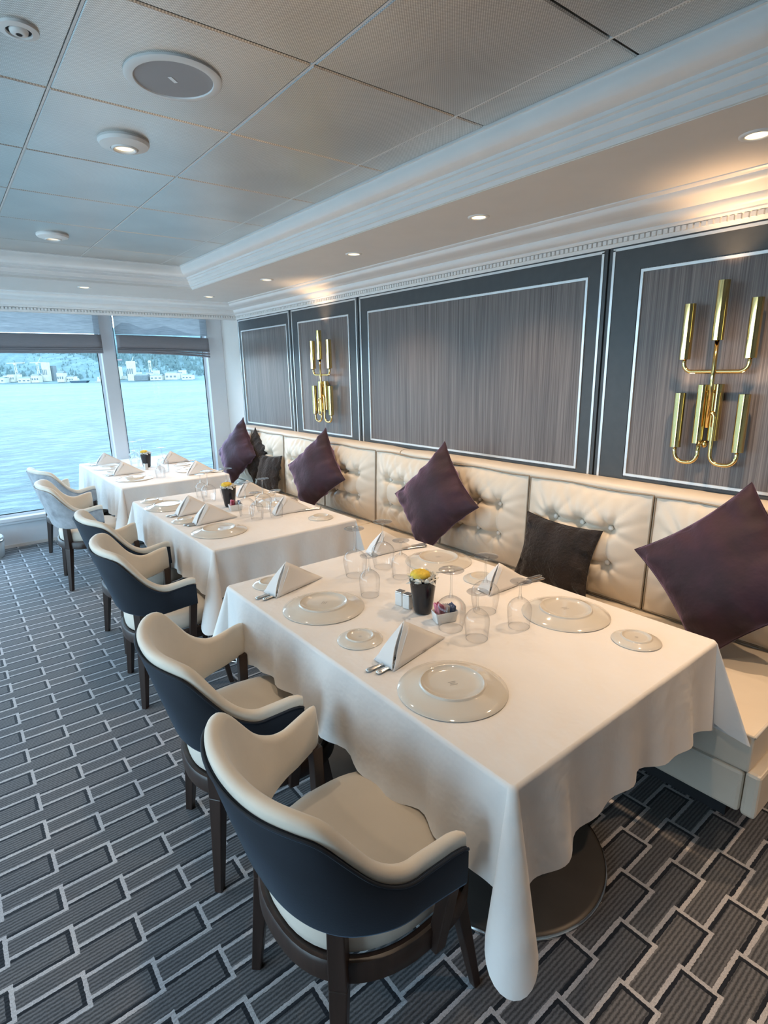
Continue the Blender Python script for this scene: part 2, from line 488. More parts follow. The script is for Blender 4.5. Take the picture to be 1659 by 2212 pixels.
# tray moulding: d = distance from the tile edge outwards
tp = [(-.004, ZC + .004), (-.004, ZC - .008), (.006, ZC - .008)]
for k in range(7):
    a = k / 6 * PI / 2
    tp.append((.006 + .058 * (1 - cos(a)), ZC - .012 - .062 * sin(a)))
tp += [(.068, ZC - .074), (.068, ZC - .086), (.080, ZC - .088), (.080, ZC - .104), (.088, ZC - .108), (.096, ZC - .124), (.104, ZC - .126), (.104, ZC - .142), (.112, ZC - .144), (.120, ZC - .158), (.126, ZC - .160), (.126, ZC - .162)]
R_ = lambda d: (TX1 + d, 0)
path = [lambda d: (TX1 + d, TY0 - d), lambda d: (TX1 + d, TY1 + d), lambda d: (TX0 - d, TY1 + d), lambda d: (TX0 - d, TY0 - d), lambda d: (TX1 + d, TY0 - d)]
struct('trim_1', sweep(path, tp), MT['crown'], smooth=True, angle=35)
# wall crown: d = distance in from the wall
cp = [(0, 2.155), (.012, 2.155), (.014, 2.163), (.016, 2.168), (.016, 2.190), (.030, 2.192), (.036, 2.200), (.036, 2.206), (.056, 2.210), (.070, 2.222), (.076, 2.238), (.076, 2.244), (.092, 2.246)]
for k in range(6):
    a = k / 5 * PI / 2
    cp.append((.098 + .08 * sin(a), 2.250 + .038 * (1 - cos(a))))
cp += [(.180, 2.288), (.190, 2.290), (.200, 2.296), (.200, 2.302)]
YS = 1.30
cpath = [lambda d: (XW - d, YB), lambda d: (XW - d, YP - d * YS), lambda d: (XL, YP - d * YS)]
crown = struct('trim_2', sweep(cpath, cp), MT['crown'], smooth=True, angle=35)
dm = MB()
y = YP - .05
while y > -.6:
    dm.box(XW - .030, XW - .012, y - .0085, y + .0085, 2.170, 2.189); y -= .0262
x = XW - .05
while x > -1.2:
    dm.box(x - .0085, x + .0085, YP - .038, YP - .014, 2.170, 2.189); x -= .0262
dn = obj('dentil_row', dm, MT['crown'], crown); dn['kind'] = 'stuff'
obj('pelmet', MB().box(XL, XW, YP, YP + .04, 2.155, ZC - .02), MT['crown'], crown)

# far window wall
wf = struct('wall_far', MB().box(XL, XW + .1, YF, YF + .12, 0, .262), MT['frame_white'])
obj('wall_head', MB().box(XL, XW + .1, YF + .02, YF + .12, 2.40, 2.6), MT['frame_white'], wf)
struct('baseboard_far', MB().box(XL, XW, YF - .006, YF, 0, .03), MT['wallpaint'])
struct('trim_3', MB().box(XL, XW + .02, YF - .045, YF + .10, .262, .300).box(XL, XW + .02, YF - .03, YF - .004, .235, .262), MT['frame_white'], bevel=.006)
def win(nm, x0, x1, ml, mr):
    f = struct(nm, MB().box(x0 - ml, x0, YF - .02, YF + .10, .295, 2.42), MT['frame_white'], bevel=.004)
    fr = MB(); t = .022
    fr.box(x0, x1, YF + .045, YF + .075, .300, .300 + t); fr.box(x0, x1, YF + .045, YF + .075, 2.38, 2.42)
    fr.box(x0, x0 + t, YF + .045, YF + .075, .300, 2.4); fr.box(x1 - t, x1, YF + .045, YF + .075, .300, 2.4)
    obj('window_frame', fr, MT['frame_white'], f)
    gk = MB(); gk.box(x0 + t, x1 - t, YF + .050, YF + .056, .322, .330); gk.box(x1 - t - .007, x1 - t, YF + .050, YF + .056, .322, 2.38); gk.box(x0 + t, x0 + t + .007, YF + .050, YF + .056, .322, 2.38)
    obj('window_gasket', gk, MT['dark'], f)
    obj('window_pane', MB().add([(x0, YF + .06, .31), (x1, YF + .06, .31), (x1, YF + .06, 2.41), (x0, YF + .06, 2.41)], [(0, 1, 2, 3)]), MT['pane'], f)
    return f
MW = .125
win('window_1', 1.500, 2.462, MW, 0)
win('window_2', .215, 1.500 - MW, MW, 0)
win('window_3', -1.070, .215 - MW, MW, 0)
win('window_4', -2.355, -1.070 - MW, MW, 0)
struct('trim_4', MB().box(2.462, XW, YF - .03, YF + .10, .295, 2.42), MT['frame_white'], bevel=.004)
struct('trim_5', MB().box(XL, -2.355 - MW, YF - .02, YF + .10, .295, 2.42), MT['frame_white'])
# unseen left wall, its openings sized and placed for cool daylight; back wall
wl = MB().box(XL - .12, XL, YB, YF, 0, .08).box(XL - .12, XL, YB, YF, 2.25, 2.6)
wl.box(XL - .12, XL, YB, -.1, .08, 2.25)  # kept solid to hold daylight off the near right side
for yy in (-.1, 1.0, 2.2, 3.55, 4.9, 6.25):
    wl.box(XL - .12, XL, yy - .08, yy + .08, .08, 2.25)
struct('wall_left', wl, MT['frame_white'])
struct('wall_back', MB().box(XL, XW + .15, YB - .12, YB, 0, 2.6), MT['wallpaint'])

# ------------------------------------------------------------------ blinds
def blind(x0, x1, label, sag):
    t = thing('roman_blind', label, 'blind', (0, 6.235, 0), 0, 'roman blinds on the far windows')
    s = MB(); nx = 24
    s.grid([[(x0 + (x1 - x0) * i / nx, .004 * sin(i * 1.7), z) for i in range(nx + 1)] for z in (2.42, 2.3, 2.15, 2.01)])
    obj('sheer_panel', s, MT['sheer'], t, smooth=True)
    def sagz(u): return sag * u * u
    b = MB()
    b.grid([[(x0 + (x1 - x0) * i / nx, -.014 + dy, z - sagz(i / nx) * .4) for i in range(nx + 1)] for z, dy in ((2.002, 0), (1.995, -.006), (1.93, -.008), (1.868, -.004))])
    obj('blind_hem', b, MT['blinddark'], t, smooth=True, solid=.006)
    for k, (z, h, yo) in enumerate(((1.868, .016, -.020), (1.852, .017, -.026), (1.836, .018, -.022))):
        f = MB(); rows = []
        for i in range(nx + 1):
            u = i / nx; zz = z - sagz(u) * (.5 + .25 * k)
            rows.append([(x0 + (x1 - x0) * u, yo + .010 * cos(a), zz + .0 + h * .62 * sin(a) + .001 * sin(i * .9 + k)) for a in [2*PI*q/10 for q in range(10)]])
        f.grid(rows, closed_u=True)
        obj('blind_fold', f, MT['blinddark'], t, smooth=True)
blind(1.505, 2.452, 'grey roman blind half lowered on the window beside the panelled wall', .045)
blind(.225, 1.368, 'grey roman blind half lowered on the window left of the white mullion', .0)
blind(-1.06, .085, 'grey roman blind on the next window further left', 0)

# ------------------------------------------------------------------ lamps
def spot(loc, power, size=100, blend=.7, col=WARM, rad=.03, aim=None):
    l = bpy.data.lights.new('downlight_beam', 'SPOT'); l.energy = power; l.color = col
    l.spot_size = math.radians(size); l.spot_blend = blend; l.shadow_soft_size = rad
    o = bpy.data.objects.new('downlight_beam', l); COL.objects.link(o); o.location = loc
    if aim: o.rotation_euler = Vector(aim).to_track_quat('-Z', 'Y').to_euler()
    return o
def recessed(x, y, label, power=P_SPOT, aim=None, size=110):
    t = thing('downlight', label, 'downlight', (x, y, ZS), 0, 'recessed downlights in the soffit')
    obj('trim_ring', MB().lathe([(.034, .004), (.033, -.004), (.040, -.006), (.050, -.003), (.051, .003)], 28), MT['fixture'], t, smooth=True)
    obj('lamp_face', MB().lathe([(0, -.0015), (.034, -.0015)], 24), MT['lamp'], t)
    s = spot((0, 0, -.012), power, size, .8, WARM, .022, aim); s.parent = t
names = ['farthest', 'fourth', 'third', 'second', 'nearest']
LBL = {0.81: 'small recessed downlight with warm lamp nearest the camera, above the large brass sconce',
       1.96: 'small recessed downlight with warm lamp over the wide veneer panel, second from the camera',
       2.97: 'small recessed downlight with warm lamp over the far end of the wide veneer panel',
       4.12: 'small recessed downlight with warm lamp just out from the small distant sconce',
       5.28: 'small recessed downlight with warm lamp by the corner next to the window'}
for y_, lb in LBL.items():
    near_sc = y_ in (0.81, 4.12)
    recessed(2.13, y_, lb, P_WASH if near_sc else P_SPOT) if y_ > 1 else recessed(2.13, y_, lb, 62)
recessed(1.07, 5.19, 'small recessed downlight in front of the window blinds, left of the corner one', P_SPOT * .6)
recessed(2.13, -.34, 'recessed downlight over the banquette behind the camera', 62)
recessed(2.13, -1.5, 'last recessed downlight over the banquette behind the camera', 60)
def puck(x, y, label, power=P_TRAY):
    t = thing('surface_downlight', label, 'ceiling light', (x, y, ZC), 0, 'round lamps on the tile ceiling')
    obj('lamp_housing', MB().lathe([(.088, .002), (.090, -.008), (.084, -.018), (.060, -.026), (.048, -.028), (.046, -.020), (.0, -.020)], 40), MT['fixture'], t, smooth=True, angle=40)
    obj('inner_ring', MB().lathe([(.046, -.022), (.045, -.031), (.038, -.033), (.034, -.024)], 32), MT['fixture'], t, smooth=True)
    obj('lamp_face', MB().lathe([(0, -.0235), (.034, -.0235)], 24), MT['lamp_soft'], t)
    s = spot((0, 0, -.036), power, 140, .8, (1, .80, .58), .03); s.parent = t
puck(.705, 2.426, 'white round lamp on the ceiling tiles between the speaker and the far lamp')
puck(.724, 4.17, 'white round lamp on the ceiling tiles nearest the windows')
puck(.70, .68, 'added unseen round lamp on the ceiling tiles above the camera')  # out of view, added at the row's spacing for its light
puck(-1.1, 3.2, 'added unseen round lamp on the ceiling tiles at the room left side')  # out of view, added as extra room light
puck(-1.1, .7, 'added unseen round lamp on the ceiling tiles over the aisle behind')  # likewise added out of view to light the room
t = thing('ceiling_speaker', 'large round grey ceiling speaker with white rim', 'speaker', (.703, 1.858, ZC))
obj('speaker_rim', MB().lathe([(.136, .002), (.137, -.006), (.130, -.010), (.112, -.010), (.110, -.004), (.108, .0)], 56), MT['fixture'], t, smooth=True, angle=40)
obj('speaker_grille', MB().lathe([(0, -.0075), (.06, -.0072), (.111, -.006)], 56), MT['speaker'], t, smooth=True)
obj('badge', MB().add([(-.022*.8-.004, -.022*.6+.004, -.0085), (-.022*.8+.004, -.022*.6-.004, -.0085), (.014, .006, -.0085), (.006, .014, -.0085)], [(0, 1, 2, 3)]), MT['inlay'], t)
t = thing('ceiling_nozzle', 'small round ceiling fitting with dark ring and centre hole', 'ceiling fitting', (.315, 1.843, ZC))
obj('rim', MB().lathe([(.046, .002), (.045, -.006), (.030, -.009), (.028, -.003)], 36), MT['fixture'], t, smooth=True, angle=40)
obj('dark_ring', MB().lathe([(.029, -.004), (.021, -.004)], 36), MT['dark'], t)
obj('eyeball', MB().lathe([(.022, -.002), (.020, -.010), (.010, -.014), (.006, -.013), (.005, -.008), (0, -.008)], 30), MT['fixture'], t, smooth=True)
obj('nozzle_hole', MB().lathe([(.0065, -.0142), (0, -.0145)], 16), MT['dark'], t)

# ------------------------------------------------------------------ banquette
bq = thing('banquette', 'long cream leather banquette against the panelled wall', 'bench', (2.2, 3.1, 0))
def bo(name, mb, material, **k):
    me = mb.mesh(name)
    me.transform(Matrix.Translation((-2.2, -3.1, 0)))
    return obj(name, me, material, bq, **k)
BY0, BY1 = .455, 5.85
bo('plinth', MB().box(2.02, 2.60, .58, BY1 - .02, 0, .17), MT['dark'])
bo('base_panel', MB().box(1.850, 2.57, .496, BY1, .17, .325), MT['leather'], bevel=.012)
bo('base_end', MB().box(1.850, 2.62, BY0 - .008, .493, .17, .335), MT['leather'], bevel=.012)
bo('back_panel', MB().box(2.575, 2.635, BY0 - .01, BY1, .17, 1.015), MT['leather'], bevel=.012)
def ledge(y0, y1):
    mb = MB(); rows = []
    prof = [(2.636, 1.012), (2.56, 1.010), (2.525, 1.016), (2.512, 1.030), (2.516, 1.046), (2.532, 1.058), (2.57, 1.064), (2.636, 1.060)]
    n = 14
    for i in range(n + 1):
        t = i / n; y = y0 + (y1 - y0) * t
        e = min(1, min(t, 1 - t) * n / 1.0) * .5 + .5
        e = 1 if 0 < i < n else .75
        cx, cz = 2.60, 1.036
        rows.append([(cx + (px - cx) * e, y, cz + (pz - cz) * e) for px, pz in prof])
    mb.grid(rows, closed_u=True)
    mb.f.append(tuple(range(8))); mb.f.append(tuple(range(n * 8, n * 8 + 8)))
    bo('ledge_pad', mb, MT['leather'], smooth=True, angle=60)
ledge(BY0 - .01, 3.035); ledge(3.045, 5.84)

def seat_cushion(y0, y1, label):
    L = y1 - y0; yc = (y0 + y1) / 2
    t = thing('seat_cushion', label, 'cushion', (2.2, yc, .325), 0, 'banquette seat cushions')
    mb = MB(); nx, ny = 12, max(12, int(L * 14))
    x0, x1 = -.350, .30
    rows = []
    for j in range(ny + 1):
        v = j / ny; r = []
        for i in range(nx + 1):
            u = i / nx
            du, dv = min(u, 1 - u) * (x1 - x0), min(v, 1 - v) * L
            z = .138 + .016 * (1 - math.exp(-min(du, dv) / .05))
            z += .0025 * sin(v * L * 60 + u * 3) * math.exp(-du / .05)
            r.append((x0 + (x1 - x0) * u, -L/2 + L * v, z))
        rows.append(r)
    mb.grid(rows)
    top = obj('cushion_top', mb, MT['leather'], t, smooth=True)
    obj('cushion_side', MB().box(x0 + .002, x1, -L/2 + .002, L/2 - .002, .003, .137), MT['leather'], t, bevel=.008)
    p = [(x0, -L/2, .139), (x1, -L/2, .139), (x1, L/2, .139), (x0, L/2, .139), (x0, -L/2, .139)]
    obj('piping', MB().tube(p, .005, 6), MT['leather'], t, smooth=True)
    return t
seat_cushion(.482, 1.22, 'cream leather seat cushion at the near end of the banquette')
seat_cushion(1.226, 2.28, 'cream leather seat cushion beside the nearest table, behind its glasses')
seat_cushion(2.286, 3.35, 'cream leather seat cushion between the nearest and the middle table')
seat_cushion(3.356, 4.60, 'cream leather seat cushion beside the middle table')
seat_cushion(4.606, 5.84, 'cream leather seat cushion beside the far table by the window')

def back_mesh(wd, seed):
    rnd = random.Random(seed)
    h = .552; nu, nv = 64, 54; mb = MB(); rows = []
    bu = [.27, .50, .73]; bv = [.335, .655]
    for j in range(nv + 1):
        v = j / nv; r = []
        for i in range(nu + 1):
            u = i / nu
            Y = (u - .5) * wd; Z = v * h
            puff = .074 * (1 - abs(2*u - 1) ** 3.6) * (1 - abs(2*v - 1) ** 3.6)
            d = 0
            for q in bv:
                zq = q * h; dz = abs(Z - zq)
                inside = 1 if bu[0] * wd - wd/2 <= Y <= bu[2] * wd - wd/2 else math.exp(-((min(abs(Y - (bu[0]-.5)*wd), abs(Y - (bu[2]-.5)*wd))) / .035) ** 2)
                d += .036 * math.exp(-(dz / .015) ** 2) * inside
                for b in bu:
                    yy = (b - .5) * wd
                    r2 = (Y - yy) ** 2 + (Z - zq) ** 2
                    d += .040 * math.exp(-r2 / .036 ** 2)
            for b in bu:                      # short upright creases between the two rows
                yy = (b - .5) * wd
                if bv[0] * h < Z < bv[1] * h: d += .022 * math.exp(-((Y - yy) / .014) ** 2)
                for sgn, zq in ((1, bv[1] * h), (-1, bv[0] * h)):
                    dz = (Z - zq) * sgn
                    if dz > 0:
                        for k, sl in enumerate((-.85, -.3, .25, .8)):
                            off = (Y - yy) - sl * dz + .01 * sin(k * 3 + seed + b * 9)
                            d += .015 * math.exp(-(off / (.008 + dz * .10)) ** 2) * math.exp(-dz / .12)
            for sgn, b in ((-1, bu[0]), (1, bu[2])):
                dy = (Y - (b - .5) * wd) * sgn
                if dy > 0:
                    for q in bv:
                        for sl in (-.35, .35):
                            off = (Z - q * h) - sl * dy
                            d += .012 * math.exp(-(off / (.008 + dy * .1)) ** 2) * math.exp(-dy / .10)
            edge = min(u, 1 - u, v, 1 - v)
            wr_ = .003 * sin(u * 70 + seed) * math.exp(-(1 - v) * h / .03) + .002 * sin(u * 50 + seed * 2) * math.exp(-v * h / .03) + .002 * sin(v * 60 + seed) * math.exp(-min(u, 1-u) * wd / .03)
            x = -(.066 + max(puff - d, .004) + wr_ * min(1, edge * 30))
            zz = Z + .004 * sin(u * 9 + seed) * v
            r.append((x, Y, zz))
        rows.append(r)
    mb.grid(rows)
    # boxed sides
    ring = [rows[0][i] for i in range(nu + 1)] + [rows[j][nu] for j in range(1, nv + 1)] + [rows[nv][i] for i in range(nu - 1, -1, -1)] + [rows[j][0] for j in range(nv - 1, 0, -1)]
    mb.grid([ring, [(0, p[1], p[2]) for p in ring]], closed_u=True)
    return mb, [ring[k] for k in range(0, len(ring), 2)]
BM = {}
def back_cushion(y0, y1, label, seed):
    wd = y1 - y0 - .012
    t = thing('back_cushion', label, 'cushion', (2.563, (y0 + y1) / 2, .474), 0, 'tufted back cushions on the banquette')
    if seed not in BM:
        mb, ring = back_mesh(.685, seed); me = mb.mesh('cushion_body')
        ring = ring + [ring[0]]
        pm = MB().tube([(p[0] - .001, p[1], p[2]) for p in ring], .0042, 6, cap=False).mesh('piping')
        bm_ = MB().lathe([(.0, .0095), (.007, .009), (.0115, .006), (.0135, 0), (.011, -.004)], 16).mesh('button')
        bm_.transform(Matrix.Rotation(-PI/2, 4, 'Y'))
        BM[seed] = (me, pm, bm_)
    me, pm, bm_ = BM[seed]
    body = obj('cushion_body', me, MT['leather'], t, smooth=True, angle=70)
    obj('piping', pm, MT['piping'], t, smooth=True)
    for q in (.335, .655):
        for b in (.27, .50, .73):
            o = obj('button', bm_, MT['button'], t, smooth=True, loc=(-.078, (b - .5) * .685, q * .552))
    t.scale = (1, wd / .685, 1)
    t.rotation_euler = (0, math.radians(2.0), 0)
    return t
YB_ = [.485, 1.188, 1.888, 2.588, 3.295, 4.02, 4.735, 5.42, 5.84]
BL = ['tufted cream back cushion behind the large plum pillow nearest the camera',
      'tufted cream back cushion behind the dark fur pillow by the nearest table',
      'tufted cream back cushion just right of the plum pillow behind the nearest table',
      'tufted cream back cushion left of the plum pillow behind the nearest table',
      'tufted cream back cushion right of the plum pillow by the middle table, side seam showing',
      'tufted cream back cushion left of the plum pillow by the middle table',
      'tufted cream back cushion behind the small dark fur pillow by the far table',
      'narrow tufted cream back cushion in the corner by the window']
for k in range(8):
    back_cushion(YB_[k], YB_[k+1], BL[k], k % 3 + 1)

# ------------------------------------------------------------------ pillows
def pillow_mesh(a, b, T, seed, name, rough=0):
    rnd = random.Random(seed); n = 44; mb = MB()
    ph = [rnd.uniform(0, 6.28) for _ in range(8)]
    def pt(u, v, s):
        x = a * u * (1 - .115 * (1 - v * v)); y = b * v * (1 - .115 * (1 - u * u))
        e = (1 - u * u) * (1 - v * v)
        t = T * max(e, 0) ** .50
        # wrinkles that run in from the seams and corners
        wv = .010 * sin(11 * v + ph[0] + 3 * u) * abs(u) ** 3 + .010 * sin(12 * u + ph[1] + 2 * v) * abs(v) ** 3
        wv += .007 * sin(4.2 * (u + .7 * v) + ph[2]) * sin(3.6 * (u - v) + ph[3])
        wv += .006 * sin(22 * v + ph[4] + 5 * u) * abs(u) ** 4 + .006 * sin(20 * u + ph[5] + 3 * v) * abs(v) ** 4
        if rough: wv += rough * sin(31 * u + ph[6] + 4 * sin(9 * v)) * sin(27 * v + ph[7])
        return (x, y, s * (t + wv * min(1, e * 9)))
    for s in (1, -1):
        mb.grid([[pt(sin(PI/2 * (-1 + 2*i/n)), sin(PI/2 * (-1 + 2*j/n)), s) for i in range(n + 1)] for j in range(n + 1)])
    me = mb.mesh(name)
    bm = bmesh.new(); bm.from_mesh(me); bmesh.ops.remove_doubles(bm, verts=bm.verts, dist=.0004); bmesh.ops.recalc_face_normals(bm, faces=bm.faces); bm.to_mesh(me); bm.free()
    edge = []
    for k in range(41): edge.append(pt(-1 + 2*k/40, -1, 1))
    for k in range(1, 41): edge.append(pt(1, -1 + 2*k/40, 1))
    for k in range(1, 41): edge.append(pt(1 - 2*k/40, 1, 1))
    for k in range(1, 41): edge.append(pt(-1, 1 - 2*k/40, 1))
    return me, MB().tube(edge, .0035, 6, cap=False).mesh('seam_cord')
def place_pillow(t, loc, lean, roll, yaw=0):
    # local x,y in the pillow plane, local z out of the face (towards -X of the room)
    base = Matrix(((0, 0, -1), (-1, 0, 0), (0, 1, 0))).to_4x4()      # local x -> -Y, local y -> Z, local z -> -X
    Mx = Matrix.Translation(loc) @ Matrix.Rotation(yaw, 4, 'Z') @ Matrix.Rotation(lean, 4, 'Y') @ base @ Matrix.Rotation(roll, 4, 'Z')
    t.matrix_world = Mx
plum = [pillow_mesh(.262, .262, .105, s, 'pillow_body') for s in (11, 12)]
def plum_pillow(loc, lean, roll, label, k, yaw=0):
    t = thing('throw_pillow', label, 'pillow', (0, 0, 0), 0, 'plum velvet pillows standing on their corners')
    me, cm = plum[k % 2]
    obj('pillow_body', me, MT['plum'], t, smooth=True); obj('seam_cord', cm, MT['plum'], t, smooth=True)
    place_pillow(t, loc, lean, roll, yaw)
R = math.radians
plum_pillow((2.325, .795, .812), R(20), R(44), 'plum velvet pillow on its corner at the near end of the banquette', 0)
plum_pillow((2.325, 2.47, .822), R(18), R(48), 'plum velvet pillow on its corner behind the nearest table', 1)
plum_pillow((2.325, 3.88, .815), R(19), R(42), 'plum velvet pillow on its corner behind the middle table', 0, R(8))
plum_pillow((2.325, 5.42, .815), R(18), R(46), 'plum velvet pillow on its corner beside the window', 1, R(6))
furm, furc = pillow_mesh(.225, .180, .060, 21, 'pillow_body', .003)
def fur_pillow(loc, lean, roll, label, yaw=0):
    t = thing('fur_pillow', label, 'pillow', (0, 0, 0), 0, 'dark faux fur pillows')
    obj('pillow_body', furm, MT['fur'], t, smooth=True); obj('seam_cord', furc, MT['fur'], t, smooth=True)
    place_pillow(t, loc, lean, roll, yaw)
fur_pillow((2.395, 1.62, .665), R(14), R(-2), 'small dark brown fur pillow behind the nearest table')
fur_pillow((2.395, 4.87, .665), R(14), R(3), 'small dark grey fur pillow between the two far plum pillows')
fur_pillow((2.44, 5.24, .79), R(10), R(60), 'brown fur pillow half hidden behind the plum pillow by the window')

# ------------------------------------------------------------------ sconces
def sconce(yc, label, kind):
    t = thing('wall_sconce', label, 'wall lamp', (XW - .016, yc, 0), 0, 'brass tube sconces')
    X = -.055
    def tube(y, z0, z1, dx=0, r=.0225, nm='candle_tube'):
        m_ = MB().lathe([(r - .003, z0 + .01), (r - .003, z0), (r, z0), (r, z1), (r - .003, z1), (r - .003, z0 + .02), (0, z0 + .02)], 24, (X + dx, y, 0))
        obj(nm, m_, MT['brass'], t, smooth=True, angle=40)
    def arc(c, r, a0, a1, n=7): return [(c[0], c[1] + r * cos(a0 + (a1 - a0) * k / n), c[2] + r * sin(a0 + (a1 - a0) * k / n)) for k in range(n + 1)]
    def pipe(pts, nm='pipe', r=.0085): obj(nm, MB().tube(pts, r, 12), MT['brass'], t, smooth=True)
    tube(0, 1.708, 1.940, -.01); tube(.127, 1.634, 1.862); tube(-.127, 1.634, 1.862)
    pipe([(X - .01, 0, 1.75), (X - .01, 0, 1.35)], 'stem')
    pipe([(X, .127, 1.66)] + arc((X, .127 - .035, 1.617), .035, 0, -PI/2) + arc((X, -.127 + .035, 1.617), .035, -PI/2, -PI) + [(X, -.127, 1.66)], 'arm')
    tube(.127, 1.254, 1.492); tube(-.127, 1.254, 1.492)
    tube(.040, 1.278, 1.528, .010); tube(-.012, 1.292, 1.530, .030)
    rr = .042
    pipe([(X, .127, 1.27)] + arc((X, .127 - rr, 1.232), rr, 0, -PI/2) + arc((X, .040 + rr - .012, 1.232), rr, -PI/2, -PI) + [(X, .028, 1.29)], 'lower_arm')
    pipe([(X, -.127, 1.27)] + arc((X, -.127 + rr, 1.235), rr, PI, PI * 1.5)[::1][0:0] + arc((X, -.127 + rr, 1.235), rr, -PI, -PI/2) + arc((X, -.022 - rr, 1.235), rr, -PI/2, 0) + [(X, -.022, 1.38)] + arc((X, -.022 + .02, 1.392), .02, PI, PI/2) , 'lower_arm')
    obj('finial', MB().lathe([(0, 1.258), (.010, 1.262), (.014, 1.272), (.012, 1.284), (.006, 1.290)], 16, (X + .02, .012, 0)), MT['brass'], t, smooth=True)
    if kind:     # the far one shows a closed loop in the middle
        pipe(arc((X - .03, .0, 1.37), .020, 0, PI) + arc((X - .03, .0, 1.27), .020, PI, 2 * PI) + [(X - .03, .020, 1.37)], 'loop', .006)
    obj('back_plate', MB().lathe([(0, 0), (.026, 0), (.026, .012), (0, .012)], 28), MT['brass'], t, smooth=True, angle=40, loc=(0, 0, 1.50)).rotation_euler = (0, -PI/2, 0)
    for z in (1.50,):
        obj('bracket', MB().tube([(-.01, 0, z), (X, 0, z)], .007, 10), MT['brass'], t, smooth=True)
def sconce_light(yc, p):
    spot((XW - .085, yc, 1.95), p, 110, .95, (1, .60, .30), .02, (-0.05, 0, 1))
    for dy in (-.127, .127): spot((XW - .075, yc + dy, 1.50), p * .12, 120, .9, WARM, .015, (0.3, 0, 1))
sconce_light(1.027, 6); sconce_light(4.115, 5.5)
sconce(1.027, 'large brass sconce of candle tubes and bent pipes on the nearest veneer panel', 0)
sconce(4.115, 'distant brass sconce of candle tubes on the narrow panel near the window', 1)

# ------------------------------------------------------------------ armchairs
def ushape(s):
    """s in metres along the back from its middle; returns point and outward normal (chair faces +x)"""
    pts = USH
    L = abs(s); sg = 1 if s >= 0 else -1
    k = min(range(len(pts)), key=lambda i: abs(pts[i][2] - L))
    j = k + 1 if pts[k][2] < L else k - 1
    j = max(0, min(len(pts) - 1, j)); a, b = pts[k], pts[j]
    f = 0 if a[2] == b[2] else (L - a[2]) / (b[2] - a[2])
    x, y = a[0] + (b[0] - a[0]) * f, a[1] + (b[1] - a[1]) * f
    nx, ny = a[3] + (b[3] - a[3]) * f, a[4] + (b[4] - a[4]) * f
    return x, y * sg, nx, ny * sg
def mk():
    raw = []
    n = 2.35; ax, ay = .255, .292
    for k in range(61):
        th = PI/2 * k / 60
        c, s = cos(th), sin(th)
        raw.append((-.015 - ax * c ** (2/n), ay * s ** (2/n)))
    for k in range(1, 13): raw.append((-.015 + .108 * k / 12, ay + .018 * k / 12))
    out = []; L = 0
    for i, p in enumerate(raw):
        if i: L += math.dist(p, raw[i-1])
        q0, q1 = raw[max(0, i-1)], raw[min(len(raw)-1, i+1)]
        tx, ty = q1[0]-q0[0], q1[1]-q0[1]; l = math.hypot(tx, ty)
        nx, ny = (-ty/l, tx/l)
        if i == 0: nx, ny = -1, 0
        out.append((p[0], p[1], L, nx, ny))
    return out
USH = mk(); SL = USH[-1][2]
def interp(x, tab):
    for (a, fa), (b, fb) in zip(tab, tab[1:]):
        if x <= b:
            t = (x - a) / (b - a); t = .5 * t + .5 * t * t * (3 - 2 * t)
            return fa + (fb - fa) * t
    return tab[-1][1]
def htop(s):
    tab = [(0, .836), (.18, .830), (.236, .816), (.328, .690), (.375, .655), (.42, .640), (SL - .02, .665), (SL, .658)]
    L = abs(s); acc = 0
    for d in (-.018, -.009, 0, .009, .018):        # small smoothing of a polyline
        x = min(SL, max(0, L + d)) if L < SL - .02 else L
        for (a, fa), (b, fb) in zip(tab, tab[1:]):
            if x <= b + 1e-9: acc += fa + (fb - fa) * (x - a) / (b - a); break
    return acc / 5
def hbot(s): return interp(abs(s), [(0, .506), (.20, .502), (.30, .496), (.38, .500), (SL, .530)])
def lean(s): return interp(abs(s), [(0, .26), (.30, .20), (.45, .07), (SL, .03)])
